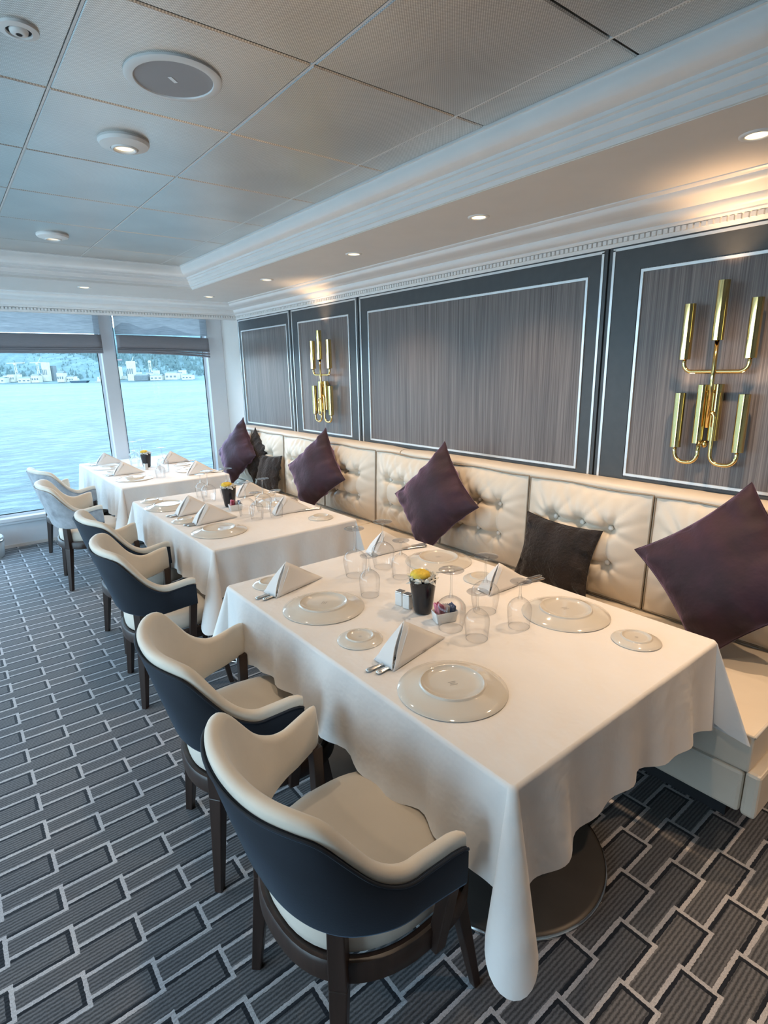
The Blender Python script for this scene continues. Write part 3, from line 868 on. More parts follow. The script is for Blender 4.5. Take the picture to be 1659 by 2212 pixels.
def chair(name_label, outer, loc, rotz, group, pin=None):
    t = thing('armchair', name_label, 'chair', loc, rotz, group)
    T0 = .040
    def P(s, off, z):
        x, y, nx, ny = ushape(s); d = off + (z - .66) * lean(s)
        return (x + nx * d, y + ny * d, z)
    ss = [SL * (-1 + 2 * k / 88) for k in range(89)]
    rows = []
    for s in ss:
        h, b = htop(s), hbot(s); endk = min(1, (SL - abs(s)) / .03); T = T0 * (.55 + .45 * interp(abs(s), [(0, 1), (.3, 1), (SL, .35)]))
        T *= (.5 + .5 * endk ** .5)
        r = T / 2
        ring = [P(s, 0, b + .012), P(s, 0, b + (h - b) * .5), P(s, 0, h - r)]
        for k in range(1, 8):
            a = PI * k / 8
            ring.append(P(s, -r + r * cos(a), h - r + r * sin(a)))
        ring += [P(s, -T, h - r), P(s, -T - .006, b + (h - b) * .5), P(s, -T, b + .012), P(s, -T/2, b)]
        rows.append(ring)
    mb = MB(); mb.grid(rows, closed_u=True); nr = len(rows[0])
    mb.f.append(tuple(range(nr))); mb.f.append(tuple(range((len(rows) - 1) * nr, len(rows) * nr)))
    obj('backrest_lining', mb, MT['creamvel'], t, smooth=True, angle=75)
    rows = []
    for s in ss:
        h, b = htop(s), hbot(s)
        e = .0 if abs(s) < SL else 0
        z1 = h - .030
        rows.append([P(s, -.004, b - .004), P(s, .006, b - .001), P(s, .010, b + .01), P(s, .011, b + (z1 - b) * .5), P(s, .010, z1 - .008), P(s, .005, z1), P(s, -.004, z1)])
    mb = MB(); mb.grid(rows, closed_u=True); nr = 7
    mb.f.append(tuple(range(nr))); mb.f.append(tuple(range((len(rows) - 1) * nr, len(rows) * nr)))
    obj('back_shell', mb, outer, t, smooth=True, angle=75)
    mb = MB().tube([P(s, .009, htop(s) - .030) for s in ss], .0035, 6)
    obj('shell_welt', mb, outer, t, smooth=True)
    # seam lines where back lining meets the arms
    for sg in (-1, 1):
        s = sg * .36
        zz = [htop(s) - .03 - k * (htop(s) - .03 - hbot(s) - .05) / 8 for k in range(9)]
        obj('lining_seam', MB().tube([P(s, -T0 * .66 - .004, z) for z in zz], .0016, 5), MT['seatcream'], t, smooth=True)
    # seat cushion and frame: rounded D
    def dee(k, n, a, b, cx=.015):
        th = 2 * PI * k / n; c, s_ = cos(th), sin(th)
        ex = 2 / 2.9 if c > 0 else 2 / 2.15
        X_ = (a if c > 0 else a * 1.0) * (1 if c > 0 else -1) * abs(c) ** ex
        return cx + X_, b * (1 if s_ > 0 else -1) * abs(s_) ** (2 / 2.4)
    n = 56; rows = []
    for sc, z in ((.965, .376), (1.0, .384), (1.006, .402), (1.006, .432), (.985, .450), (.94, .462), (.82, .471), (.62, .477), (.4, .480), (.2, .481), (0.01, .4815)):
        rows.append([(*[q for q in dee(k, n, .236 * sc, .226 * sc, .034)], z) for k in range(n)])
    cm_ = MB().grid(rows, closed_u=True); cm_.f.append(tuple(range(len(cm_.v) - n, len(cm_.v))))
    obj('seat_cushion', cm_, MT['seatcream'], t, smooth=True)
    rows = []
    for sc, z in ((.90, .372), (.97, .382), (1.0, .380), (1.02, .372), (1.02, .328), (1.0, .322), (.93, .324), (.90, .328)):
        rows.append([(*[q for q in dee(k, n, .252 * sc, .248 * sc, .034)], z) for k in range(n)])
    obj('seat_frame', MB().grid(rows, closed_u=True, closed_v=True), MT['wood'], t, smooth=True, angle=40)
    for sx, sy in ((1, 1), (1, -1)):
        obj('leg', MB().taper((.190, sy * .185, .345), (.245, sy * .215, 0), .019, .0115), MT['wood'], t, bevel=.003)
    for sy in (1, -1):
        mb = MB(); a0 = sy * .72
        mb.taper((-.158, sy * .178, .525), (-.160, sy * .180, .33), .019, .021, -sy * .75)
        mb.taper((-.160, sy * .180, .33), (-.192, sy * .206, 0), .021, .013, -sy * .75)
        obj('leg', mb, MT['wood'], t, bevel=.003)
        obj('arm_post', MB().taper((.078, sy * .283, .540), (.062, sy * .250, .318), .017, .0165), MT['wood'], t, bevel=.003)
    return t
c1 = chair('navy velvet armchair nearest the camera with cream lining', MT['navy'], (.630, .975, 0), R(0.5), 'navy and cream armchairs')
dup(c1, 'navy velvet armchair next to the nearest one, at the same table', (.664, 1.656, 0), R(-7))
dup(c1, 'navy velvet armchair at the near side of the middle table', (.765, 2.870, 0), R(-5))
dup(c1, 'navy velvet armchair at the far side of the middle table', (.820, 3.550, 0), R(3))
g1 = chair('grey armchair at the far table, nearer of the two grey ones', MT['grey'], (.775, 4.875, 0), R(-4), 'grey and cream armchairs')
dup(g1, 'grey armchair by the window, farther of the two grey ones', (.825, 5.720, 0), R(11))

# ------------------------------------------------------------------ tables and cloths
TZ = .752
def table(x0, x1, y0, y1, label):
    cx, cy = (x0 + x1) / 2, (y0 + y1) / 2
    t = thing('dining_table', label, 'table', (cx, cy, 0), 0, 'rectangular pedestal tables')
    hx, hy = (x1 - x0) / 2 - .004, (y1 - y0) / 2 - .004
    obj('tabletop', MB().box(-hx, hx, -hy, hy, TZ - .035, TZ - .003), MT['wood'], t)
    for k, yy in enumerate((-hy + .38, hy - .38)):
        o = obj('pedestal_base', MB().lathe([(.0, .020), (.06, .0195), (.318, .0165), (.332, .012), (.336, .006), (.334, 0)], 64), MT['pewter'], t, smooth=True, angle=40, loc=(-.04, yy, 0))
        obj('steel_edge', MB().lathe([(.333, .014), (.3375, .010), (.339, .005), (.337, .001)], 64), MT['steel'], o, smooth=True)
        obj('column', MB().lathe([(.055, .018), (.045, .04), (.042, .70), (.09, TZ - .035)], 32), MT['pewter'], t, smooth=True, angle=40, loc=(-.04, yy, 0))
    return t
def cloth(x0, x1, y0, y1, label, seed, drop=.258, farc=1.0):
    rnd = random.Random(seed)
    cx, cy = (x0 + x1) / 2, (y0 + y1) / 2; hx, hy = (x1 - x0) / 2, (y1 - y0) / 2
    r0 = .010
    per = []   # (px, py, nx, ny, cornerness, cornerid, distance to nearest corner, side)
    corners = [(-1, -1), (1, -1), (1, 1), (-1, 1)]
    def side(ax, ay, bx, by, nx, ny, n, sid):
        L = math.hypot(bx - ax, by - ay)
        for k in range(n):
            # denser near the ends
            u = .5 - .5 * cos(PI * (k + .5) / n)
            per.append((ax + (bx - ax) * u, ay + (by - ay) * u, nx, ny, 0, None, min(u, 1 - u) * L, sid, u * L))
    def corner(sx, sy, a0, cid):
        for k in range(19):
            a = a0 + PI/2 * k / 18
            per.append((sx * (hx - r0) + r0 * cos(a), sy * (hy - r0) + r0 * sin(a), cos(a), sin(a), sin(2 * (a - a0)) if 0 < k < 18 else 0, (sx, sy), 0, cid, k))
    corner(-1, -1, PI, 0); side(-hx + r0, -hy, hx - r0, -hy, 0, -1, 70, 1)
    corner(1, -1, PI * 1.5, 2); side(hx, -hy + r0, hx, hy - r0, 1, 0, 80, 3)
    corner(1, 1, 0, 4); side(hx - r0, hy, -hx + r0, hy, 0, 1, 70, 5)
    corner(-1, 1, PI/2, 6); side(-hx, hy - r0, -hx, -hy + r0, -1, 0, 80, 7)
    f1, f2, f3 = rnd.uniform(0, 6), rnd.uniform(0, 6), rnd.uniform(0, 6)
    V = [0, .012, .035, .08, .16, .26, .38, .5, .62, .74, .86, .95, 1.0]
    rows = []
    top = TZ + .0035
    for (px, py, nx, ny, cn, cid, dc, sid, ul) in per:
        row = []
        for v in V:
            if cid:
                d = drop + .020 + .112 * cn ** .75
                fc = farc if cid[1] > 0 else 1.0
                o = .006 + .020 * v + (.125 * cn ** .7) * v * fc
                ox, oy = nx * o, ny * o
                if cid[0] > 0:            # bench side: the fold swings round in front of the bench
                    ox *= .12
                    if v > 0: oy *= 1.15
                    d -= .075 * cn
                sag = 0
            else:
                ne = math.exp(-dc / .07)
                d = drop + .022 * ne + .020 * sin(ul * 5.2 + f1 + sid) + .006 * sin(ul * 17 + f2)
                fold = (.011 * sin(ul * 21 + f2 + sid * 2) + .009 * sin(ul * 39 + f3) + .010 * sin(ul * 8 + f1)) * (1 - .4 * ne)
                o = .006 + .022 * v + fold * v ** 1.1 - .012 * math.exp(-((dc - .05) / .04) ** 2) * v
                if sid == 3: o = .006 + .3 * abs(fold) * v
                ox, oy = nx * o, ny * o
            b = min(1, v / .012)
            row.append((cx + px + ox * (.25 + .75 * b) * (1 if v else 0), cy + py + oy * (.25 + .75 * b) * (1 if v else 0), top - d * v - (.0 if v == 0 else .003)))
        rows.append(row)
    mb = MB(); mb.grid(rows, closed_v=True)
    # top sheet: inner grid plus a ring to the edge
    nrm = len(V)
    edge = [r[0] for r in rows]
    n = len(edge)
    prev = [i * nrm for i in range(n)]
    for sc in (.996, .985, .9, .7, .45, .2):
        idx = []
        for i, e in enumerate(edge):
            x, y = cx + (e[0] - cx) * sc, cy + (e[1] - cy) * sc
            # crumples in the middle of the table and a pressed fold line
            z = top + .0012 * sin(x * 31 + f1 + 2 * sin(y * 11)) * sin(y * 23 + f2) * min(1, (1 - sc) * 6)
            idx.append(len(mb.v)); mb.v.append((x, y, z))
        for i in range(n): mb.f.append((prev[i], prev[(i + 1) % n], idx[(i + 1) % n], idx[i]))
        prev = idx
    c = len(mb.v); mb.v.append((cx, cy, top))
    for i in range(n): mb.f.append((prev[i], prev[(i + 1) % n], c))
    me = mb.mesh('tablecloth'); me.transform(Matrix.Translation((-cx, -cy, -TZ)))
    o = obj('tablecloth', me, MT['cloth'], smooth=True, loc=(cx, cy, TZ), angle=60)
    tag(o, label, 'tablecloth', 'white tablecloths')
TA = (.820, 1.828, .622, 2.120); TB = (.955, 1.838, 2.620, 4.075); TCC = (1.012, 1.895, 4.617, 6.255)
table(*TA, 'pedestal table nearest the camera with round bronze base, under a cloth')
table(*TB, 'middle pedestal table hidden under its white cloth')
table(*TCC, 'far pedestal table by the window, hidden under its white cloth')
cloth(*TA, 'white tablecloth on the nearest table, its corner hanging low', 3)
cloth(*TB, 'white tablecloth on the middle table', 5)
cloth(*TCC, 'white tablecloth on the far table against the window', 8, farc=.35)
ZT_ = TZ + .0045

# ------------------------------------------------------------------ tableware
def plate_proto(r, ring, h, nm, label, group):
    t = thing(nm, label, 'plate', (0, 0, 0), 0, group)
    pr = [(r - .002, .0), (r, .0015), (r - .001, .003), (r * .86, .0075), (ring + .016, h * .62), (ring + .006, h * .86), (ring + .003, h * .9), (ring + .0025, h + .002), (ring, h + .0035), (ring - .0025, h + .002), (ring - .0035, h - .001), (ring * .7, h - .0025), (ring * .35, h - .003), (0, h - .003)]
    obj('plate_body', MB().lathe(pr, 72), MT['china'], t, smooth=True)
    s = MB(); q = ring * .16
    for k in range(3):
        yy = q * (.35 - .5 * k); hw = q * (.8 if k != 1 else .55)
        s.add([(-hw, yy - q*.07, h - .0026), (hw, yy - q*.07, h - .0026), (hw, yy + q*.07, h - .0026), (-hw, yy + q*.07, h - .0026)], [(0, 1, 2, 3)])
    obj('maker_mark', s, MT['stamp'], t)
    return t
big = []; small = []
def put(lst, mk_, label, x, y, rz, z=None):
    z = ZT_ if z is None else z
    if not lst: t = mk_(label); t.location = (x, y, z); t.rotation_euler = (0, 0, rz); lst.append(t)
    else: dup(lst[0], label, (x, y, z), rz)
def bigp(x, y, label, rz=0): put(big, lambda l: plate_proto(.153, .088, .022, 'dinner_plate', l, 'upturned dinner plates'), label, x, y, rz)
def smallp(x, y, label, rz=0): put(small, lambda l: plate_proto(.076, .044, .014, 'side_plate', l, 'upturned side plates'), label, x, y, rz)
bigp(.985, .968, 'upturned dinner plate at the near left corner of the nearest table', R(-20))
bigp(1.008, 1.668, 'upturned dinner plate at the far left of the nearest table', R(35))
bigp(1.640, 1.052, 'upturned dinner plate at the near right of the nearest table, by the bench', R(160))
bigp(1.690, 1.760, 'upturned dinner plate behind the flower pot of the nearest table', R(150))
smallp(.962, 1.372, 'upturned side plate between the two left dinner plates of the nearest table', R(-25))
smallp(1.636, .786, 'upturned side plate at the near right corner of the nearest table', R(120))
smallp(.966, 2.015, 'upturned side plate behind the napkin at the far left of the nearest table', R(20))
smallp(1.668, 1.478, 'upturned side plate behind the tall glasses at the right of the nearest table', R(100))
bigp(1.118, 2.935, 'upturned dinner plate at the near left of the middle table')
bigp(1.092, 3.742, 'upturned dinner plate at the far left of the middle table')
bigp(1.690, 3.365, 'upturned dinner plate by the bench on the middle table')
smallp(1.046, 3.292, 'upturned side plate between the left napkins of the middle table')
smallp(1.055, 3.985, 'upturned side plate at the far left corner of the middle table')
smallp(1.696, 2.792, 'upturned side plate at the near right corner of the middle table')
smallp(1.735, 3.62, 'upturned side plate at the far right of the middle table')
bigp(1.205, 4.975, 'upturned dinner plate at the near left of the far table')
bigp(1.180, 5.78, 'upturned dinner plate at the far left of the far table')
bigp(1.735, 5.06, 'upturned dinner plate near the bench on the far table')
smallp(1.120, 5.41, 'upturned side plate between the left settings of the far table')
smallp(1.105, 6.10, 'upturned side plate at the far left corner of the far table')
smallp(1.760, 5.42, 'upturned side plate at the right middle of the far table')

# napkins: a linen tent, open at the cutlery end
def napkin_mesh(L, wv, h, ax):
    mb = MB()
    A = Vector((ax, 0, h)); F = Vector((0, -wv, 0)); B = Vector((.0, wv, 0)); Rr = Vector((L, .0, 0))
    def face(P0, P1, P2, bulge, n=8):
        nrm_ = (P1 - P0).cross(P2 - P0).normalized(); idx = []
        base = len(mb.v)
        for i in range(n + 1):
            for j in range(n + 1 - i):
                a = i / n; b = j / n; c = 1 - a - b
                p = P0 * c + P1 * a + P2 * b + nrm_ * bulge * 27 * a * b * c
                p += nrm_ * .0012 * sin(a * 9 + b * 7)
                mb.v.append(tuple(p)); idx.append((i, j))
        m_ = {ij: base + k for k, ij in enumerate(idx)}
        for i in range(n):
            for j in range(n - i):
                mb.f.append((m_[(i, j)], m_[(i + 1, j)], m_[(i, j + 1)]))
                if j < n - i - 1: mb.f.append((m_[(i + 1, j)], m_[(i + 1, j + 1)], m_[(i, j + 1)]))
    face(A, F, Rr, .0022); face(A, Rr, B, .0022)
    return mb
def napkin(x, y, rz, label, mirror=False, s=1.0, tuck=0):
    t = thing('napkin', label, 'napkin', (x, y, ZT_ + .002), rz, 'white napkins folded as tents')
    obj('outer_fold', napkin_mesh(.265, .045, .118, .085), MT['napkin'], t, smooth=True, solid=.0028)
    m2 = MB()   # inner layers seen at the open end
    for k, (dy, dx, hh, zz) in enumerate(((-.018, .004, .100, .0), (.012, -.008, .085, 0))):
        rows = []
        for i in range(9):
            u = i / 8
            rows.append([(dx + .012 + .075 * u * (1 - v) + .10 * v * u, dy * (1 - u) + (-.004 if k else .004) + (.034 if k else -.030) * (1 - v) * (1 - u * .4), hh * u * (1 - abs(v) * .8) + .001) for v in [q / 6 for q in range(7)]])
        m2.grid(rows)
    obj('inner_fold', m2, MT['napkin'], t, smooth=True, solid=.0022)
    rows = []
    for i in range(9):
        u = i / 8
        rows.append([(.0 + .080 * u - .010 * sin(PI * u), (.040 * (1 - u)) * cos(a), .112 * u + .0015 + .0 * a) for a in [PI * q / 8 for q in range(9)]])
    m3 = MB().grid(rows); 
    obj('end_fold', m3, MT['napkin'], t, smooth=True, solid=.0022)
    if mirror: t.scale = (s, -s, s)
    else: t.scale = (s, s, s)
    return t
def cutlery(x, y, rz, kind, label, group):
    t = thing('table_knife' if kind == 'knife' else 'table_fork', label, kind, (x, y, ZT_ + .0015), rz, group)
    hl = .105
    rows = []
    for i in range(13):
        u = i / 12; w_ = .0055 + .0050 * (1 - u) ** 1.2; 
        if i == 0: w_ = .006
        h = .0040 if i else .002
        rows.append([(hl * u, w_ * cos(a), .0036 + h * sin(a)) for a in [2*PI*q/10 for q in range(10)]])
    m_ = MB().grid(rows, closed_u=True); m_.f.append(tuple(range(10)))
    obj('handle', m_, MT['steel'], t, smooth=True)
    if kind == 'knife':
        b = MB(); b.add([(hl, -.006, .003), (.20, -.009, .003), (.235, .004, .003), (hl, .004, .003), (hl, -.006, .0045), (.20, -.009, .0038), (.235, .004, .0042), (hl, .004, .0055)], [(3,2,1,0),(4,5,6,7),(0,1,5,4),(1,2,6,5),(2,3,7,6),(3,0,4,7)])
        obj('blade', b, MT['steel'], t)
    else:
        b = MB().box(hl, .145, -.004, .004, .003, .005).box(.145, .160, -.011, .011, .003, .005)
        for k in range(4): b.box(.160, .205, -.011 + k * .0062, -.0075 + k * .0062, .003, .0045)
        obj('tines', b, MT['steel'], t)
    return t
KN = None; FK = None
def setting(x, y, rz, where, flip=False, s=1.0):
    """napkin with knife and fork showing at its open end. (x, y) = open end"""
    global KN, FK
    napkin(x, y, rz, 'white tent-folded napkin ' + where, s=s)
    # cutlery comes out at the open end (left settings) or at the closed end (bench settings)
    ca, sa = cos(rz), sin(rz)
    def loc(u, v): return (x + ca * u - sa * v, y + sa * u + ca * v, ZT_ + .0015)
    if not flip:
        a, b, r1, r2 = loc(-.045, -.024), loc(-.060, .006), rz + .05, rz - .03
    else:
        a, b, r1, r2 = loc(.310, -.014), loc(.322, .016), rz + PI - .03, rz + PI + .03
    if KN is None:
        KN = cutlery(0, 0, 0, 'knife', 'x', 'table knives under napkins'); FK = cutlery(0, 0, 0, 'fork', 'x', 'table forks under napkins')
        k_, f_ = KN, FK
        k_['label'] = 'steel knife handle out of the napkin ' + where; f_['label'] = 'steel fork handle out of the napkin ' + where
        k_.location = a; k_.rotation_euler = (0, 0, r1); f_.location = b; f_.rotation_euler = (0, 0, r2)
    else:
        dup(KN, 'steel knife handle out of the napkin ' + where, a, r1); dup(FK, 'steel fork handle out of the napkin ' + where, b, r2)
setting(.915, 1.188, R(2), 'by the nearest dinner plate')
setting(.905, 1.905, R(6), 'far left on the nearest table')
setting(1.560, 1.372, R(-10), 'right of the nearest table glasses', True, .92)
setting(1.500, 2.045, R(-14), 'far right on the nearest table', True, .92)
setting(1.060, 3.170, R(-4), 'at the near left of the middle table')
setting(1.050, 3.455, R(-4), 'at the left middle of the middle table')
setting(1.520, 3.060, R(-12), 'at the near right of the middle table', True, .95)
setting(1.560, 3.700, R(-12), 'far right on the middle table', True, .95)
setting(1.105, 5.290, R(-8), 'at the near left of the far table')
setting(1.115, 6.020, R(-8), 'at the far left of the far table')
setting(1.605, 4.850, R(-14), 'at the near right of the far table', True, 1.0)
setting(1.640, 5.640, R(-10), 'at the far right of the far table', True, 1.0)

# stemware, standing upside down: foot on top
def glass_proto(H, rb, rr, rf, stem_l, label, group):
    t = thing('wine_glass', label, 'glass', (0, 0, 0), 0, group)
    bh = H - stem_l - .004
    pr = []
    for k in range(15):
        u = k / 14
        # from rim (z 0) to the shoulder of the bowl
        r = rr + (rb - rr) * sin(min(1, u / .62) * PI / 2) if u < .62 else rb * max(0, cos((u - .62) / .38 * PI / 2)) ** .62
        pr.append((max(r, .0045), bh * u))
    obj('bowl', MB().lathe(pr, 40), MT['glass'], t, smooth=True)
    obj('rim', MB().lathe([(rr - .0009, .0), (rr + .0007, .0004), (rr + .0007, .0016), (rr - .0009, .002)], 40), MT['stem'], t, smooth=True)
    z0 = bh - .002
    obj('stem', MB().lathe([(.0085, z0 - .006), (.0075, z0), (.0042, z0 + .012), (.0036, z0 + stem_l * .5), (.0042, H - .016), (.008, H - .006), (.013, H - .0038)], 20), MT['stem'], t, smooth=True)
    obj('foot', MB().lathe([(.010, H - .0045), (rf * .6, H - .0028), (rf - .001, H - .0018), (rf, H - .0008), (rf - .001, H), (rf * .5, H - .0004), (0, H - .0008)], 44), MT['glass'], t, smooth=True)
    return t
GL = glass_proto(.212, .051, .040, .043, .088, 'tall upturned wine glass in front of the flower pot on the nearest table', 'tall upturned wine glasses')
GS = glass_proto(.165, .041, .035, .036, .052, 'smaller upturned glass by the sugar dish on the nearest table', 'small upturned glasses')
GL.location = (1.246, 1.236, ZT_); GS.location = (1.258, 1.128, ZT_)
def tall(x, y, l): dup(GL, 'tall upturned wine glass ' + l, (x, y, ZT_))
def shortg(x, y, l): dup(GS, 'smaller upturned glass ' + l, (x, y, ZT_))
tall(1.438, 1.254, 'left of the right hand napkin on the nearest table')
shortg(1.432, 1.094, 'just behind the right dinner plate of the nearest table')
tall(1.293, 1.862, 'farthest left of the glasses on the nearest table')
shortg(1.210, 1.648, 'left of the flower pot on the nearest table')
tall(1.450, 1.868, 'before the far right napkin on the nearest table')
shortg(1.428, 1.716, 'behind the flower pot on the nearest table')
tall(1.382, 3.143, 'right of the pink sachets on the middle table')
shortg(1.395, 3.03, 'nearest of those on the middle table')
tall(1.515, 3.176, 'rightmost on the middle table')
shortg(1.510, 3.000, 'beside the right napkin on the middle table')
shortg(1.372, 3.871, 'at the back left of the middle table')
tall(1.364, 3.712, 'at the back of the middle table, right of a smaller one')
tall(1.498, 3.707, 'behind the flowers of the middle table')
tall(1.450, 5.898, 'standing before the sea at the back of the far table')
tall(1.554, 6.002, 'nearest the window glass on the far table')
shortg(1.375, 5.604, 'left of the pot on the far table')
tall(1.527, 5.237, 'right of the pot on the far table')
shortg(1.392, 4.880, 'at the near middle of the far table')
shortg(1.500, 5.120, 'just behind the nearest small glass on the far table')

# pots with flowers
def flower_pot(x, y, label, sc=1.0, white_only=False):
    t = thing('flower_pot', label, 'flower pot', (x, y, ZT_), 0, 'black pots of flowers on the tables')
    obj('pot', MB().lathe([(0, .001), (.027, .0), (.031, .003), (.0345, .012), (.048, .122), (.0485, .128), (.0455, .128), (.043, .11), (0, .105)], 8 * 4), MT['black'], t, smooth=True, angle=40)
    rnd = random.Random(int(x * 100))
    fl = MB()
    def petal(c, az, el, L, W):
        d = Vector((cos(az) * cos(el), sin(az) * cos(el), sin(el))); s_ = Vector((-sin(az), cos(az), 0)); u = d.cross(s_) * -1
        p = [c + s_ * W * .35, c - s_ * W * .35, c + d * L * .55 - s_ * W + u * .004, c + d * L * .55 + s_ * W + u * .004, c + d * L + s_ * W * .3 - u * .003, c + d * L - s_ * W * .3 - u * .003]
        fl.add([tuple(q) for q in p], [(0, 1, 2, 3), (3, 2, 5, 4)])
    for k in range(110):
        a = rnd.uniform(0, 2 * PI); r = rnd.uniform(.018, .047)
        petal(Vector((r * cos(a), r * sin(a), rnd.uniform(.128, .146))), a + rnd.uniform(-.6, .6), rnd.uniform(-.9, .6), rnd.uniform(.014, .028), rnd.uniform(.005, .010))
    o = obj('white_petals', fl, MT['petal'], t, smooth=False); o['kind'] = 'stuff'
    rows = []
    for j in range(13):
        ph = PI * (j / 12) * .62
        rr = .034 * sin(ph) ** .8 if j else .0005
        rows.append([((rr + .0028 * sin(k * 2.5 + j * 1.9) * (j > 0)) * cos(2*PI*k/40) - .010, (rr + .0028 * sin(k * 2.5 + j * 1.9) * (j > 0)) * sin(2*PI*k/40) + .004, .147 + .017 * cos(ph) + .0016 * sin(k * 1.9 + j * 2.3)) for k in range(40)])
    obj('yellow_bloom', MB().grid(rows, closed_u=True), MT['yolk'], t, smooth=True)
    return t
fp = flower_pot(1.262, 1.395, 'black pot of white and yellow flowers on the nearest table')
dup(fp, 'black pot of white and yellow flowers on the middle table', (1.405, 3.455, ZT_))
dup(fp, 'black pot of pale flowers on the far table before the window', (1.462, 5.53, ZT_))
# salt and pepper
SK = None
def shaker(x, y, label):
    global SK
    if SK is None:
        SK = thing('shaker', label, 'shaker', (x, y, ZT_), R(15), 'square white salt and pepper shakers')
        obj('shaker_body', MB().box(-.015, .015, -.015, .015, 0, .052), MT['ceramic'], SK, bevel=.003)
        obj('shaker_cap', MB().box(-.014, .014, -.014, .014, .0525, .056), MT['steel'], SK, bevel=.001)
    else: dup(SK, label, (x, y, ZT_), R(15))
shaker(1.243, 1.500, 'square white shaker left of the black pot, nearest table')
shaker(1.246, 1.460, 'square white shaker touching the black pot, nearest table')
shaker(1.418, 5.405, 'square white shaker beside the pot on the far table')
# sugar dish and sachets
def sugar(x, y, rz, label, lab2):
    t = thing('sugar_dish', label, 'dish', (x, y, ZT_), rz, 'white sugar dishes')
    rows = []
    def rect(hx, hy, z, r=.008):
        out = []
        for (sx, sy, a0) in ((1, 1, 0), (-1, 1, PI/2), (-1, -1, PI), (1, -1, PI*1.5)):
            for k in range(5):
                a = a0 + PI/2 * k / 4
                out.append((sx * (hx - r) + r * cos(a), sy * (hy - r) + r * sin(a), z))
        return out
    for hx, hy, z in ((.036, .020, .0), (.038, .022, .002), (.043, .027, .038), (.0415, .0255, .0395), (.040, .024, .038), (.036, .020, .004), (.001, .001, .004)):
        rows.append(rect(hx, hy, z, min(.008, hx * .9, hy * .9)))
    mb = MB().grid(rows, closed_u=True); mb.f.append(tuple(range(20)))
    obj('dish', mb, MT['ceramic'], t, smooth=True, angle=40)
    rnd = random.Random(int(x * 77)); k = 0
    for cset, n, xs_ in ((('pink'), 6, -.030), (('paper'), 4, -.004), (('blue'), 5, .012)):
        for i in range(n):
            lx = xs_ + i * .0048; rot = rnd.uniform(-.12, .12)
            nm = {'pink': 'pink sweetener sachet', 'paper': 'white sugar sachet', 'blue': 'blue printed sachet'}[cset]
            s_ = thing('sachet', nm + ' standing in the sugar dish ' + lab2, 'sachet', (0, 0, 0), 0, nm + 's in the sugar dish ' + lab2)
            rows = [[(cos(0) * 0 + .0006 * sin(q) , (u - .5) * .034, v * .050) for u in (0, .33, .66, 1)] for q, v in ((0, 0), (1, .08), (1.5, .5), (1, .92), (0, 1))]
            b = MB(); b.grid([[(p[0] + .0012 * sin(PI * v2), p[1], p[2]) for p in r] for r, v2 in zip(rows, (0, .3, 1, .3, 0))]); b.grid([[(-p[0] - .0012 * sin(PI * v2), p[1], p[2]) for p in r] for r, v2 in zip(rows, (0, .3, 1, .3, 0))])
            obj('paper_body', b, MT[cset if cset != 'pink' else 'pink'], s_)
            c_, sn = cos(rz), sin(rz)
            s_.location = (x + c_ * lx, y + sn * lx, ZT_ + .007 + (.010 if cset == 'pink' else .0) + rnd.uniform(0, .004))
            s_.rotation_euler = (rnd.uniform(-.08, .08), rnd.uniform(-.22, .22), rz + rot)
    return t
sugar(1.272, 1.292, R(-18), 'white rectangular sugar dish at the foot of the black pot, nearest table', 'on the nearest table')
sugar(1.392, 3.335, R(-10), 'white sugar dish with pink sachets on the middle table', 'on the middle table')

t = thing('floor_pot', 'white round pot on the carpet at the left edge by the window sill', 'pot', (.128, 6.10, 0))
obj('pot_body', MB().lathe([(0, 0), (.115, 0), (.125, .01), (.135, .12), (.138, .19), (.128, .20), (.118, .17), (0, .15)], 40), MT['ceramic'], t, smooth=True, angle=40)
obj('pot_band', MB().lathe([(.137, .15), (.142, .155), (.142, .165), (.137, .17)], 40), MT['steel'], t, smooth=True)

# ------------------------------------------------------------------ outside: sea, far shore
SEA = -14.0
struct('sea', MB().add([(-4000, 8, SEA), (4500, 8, SEA), (4500, 5000, SEA), (-4000, 5000, SEA)], [(0, 1, 2, 3)]), MT['sea'])
# shoreline runs from (112,1496) to (439,1133)
def shore(u):   # u metres along x
    return 1496 - (u - 112) * 1.05 if u < 439 else 1153 - (u - 439) * .35
hm = MB(); rows = []
rh = random.Random(4)
for i in range(90):
    x = -700 + i * 20
    ys_ = 1496 - (min(max(x, -500), 450) - 112) * 1.0
    r = []
    for j, (dy, h) in enumerate(((0, 0), (12, 2.0), (60, 5), (110, 9), (170, 22), (240, 38), (330, 62), (450, 95), (650, 130))):
        hh = h * (1 + .18 * sin(x * .012 + j) + .08 * sin(x * .05 + j * 2)) + (rh.uniform(-2.5, 2.5) if j > 2 else 0)
        r.append((x + rh.uniform(-5, 5), ys_ + dy + rh.uniform(-4, 4), SEA + hh))
    rows.append(r)
hm.grid(rows)
struct('far_hills', hm, MT['hill'], smooth=False)
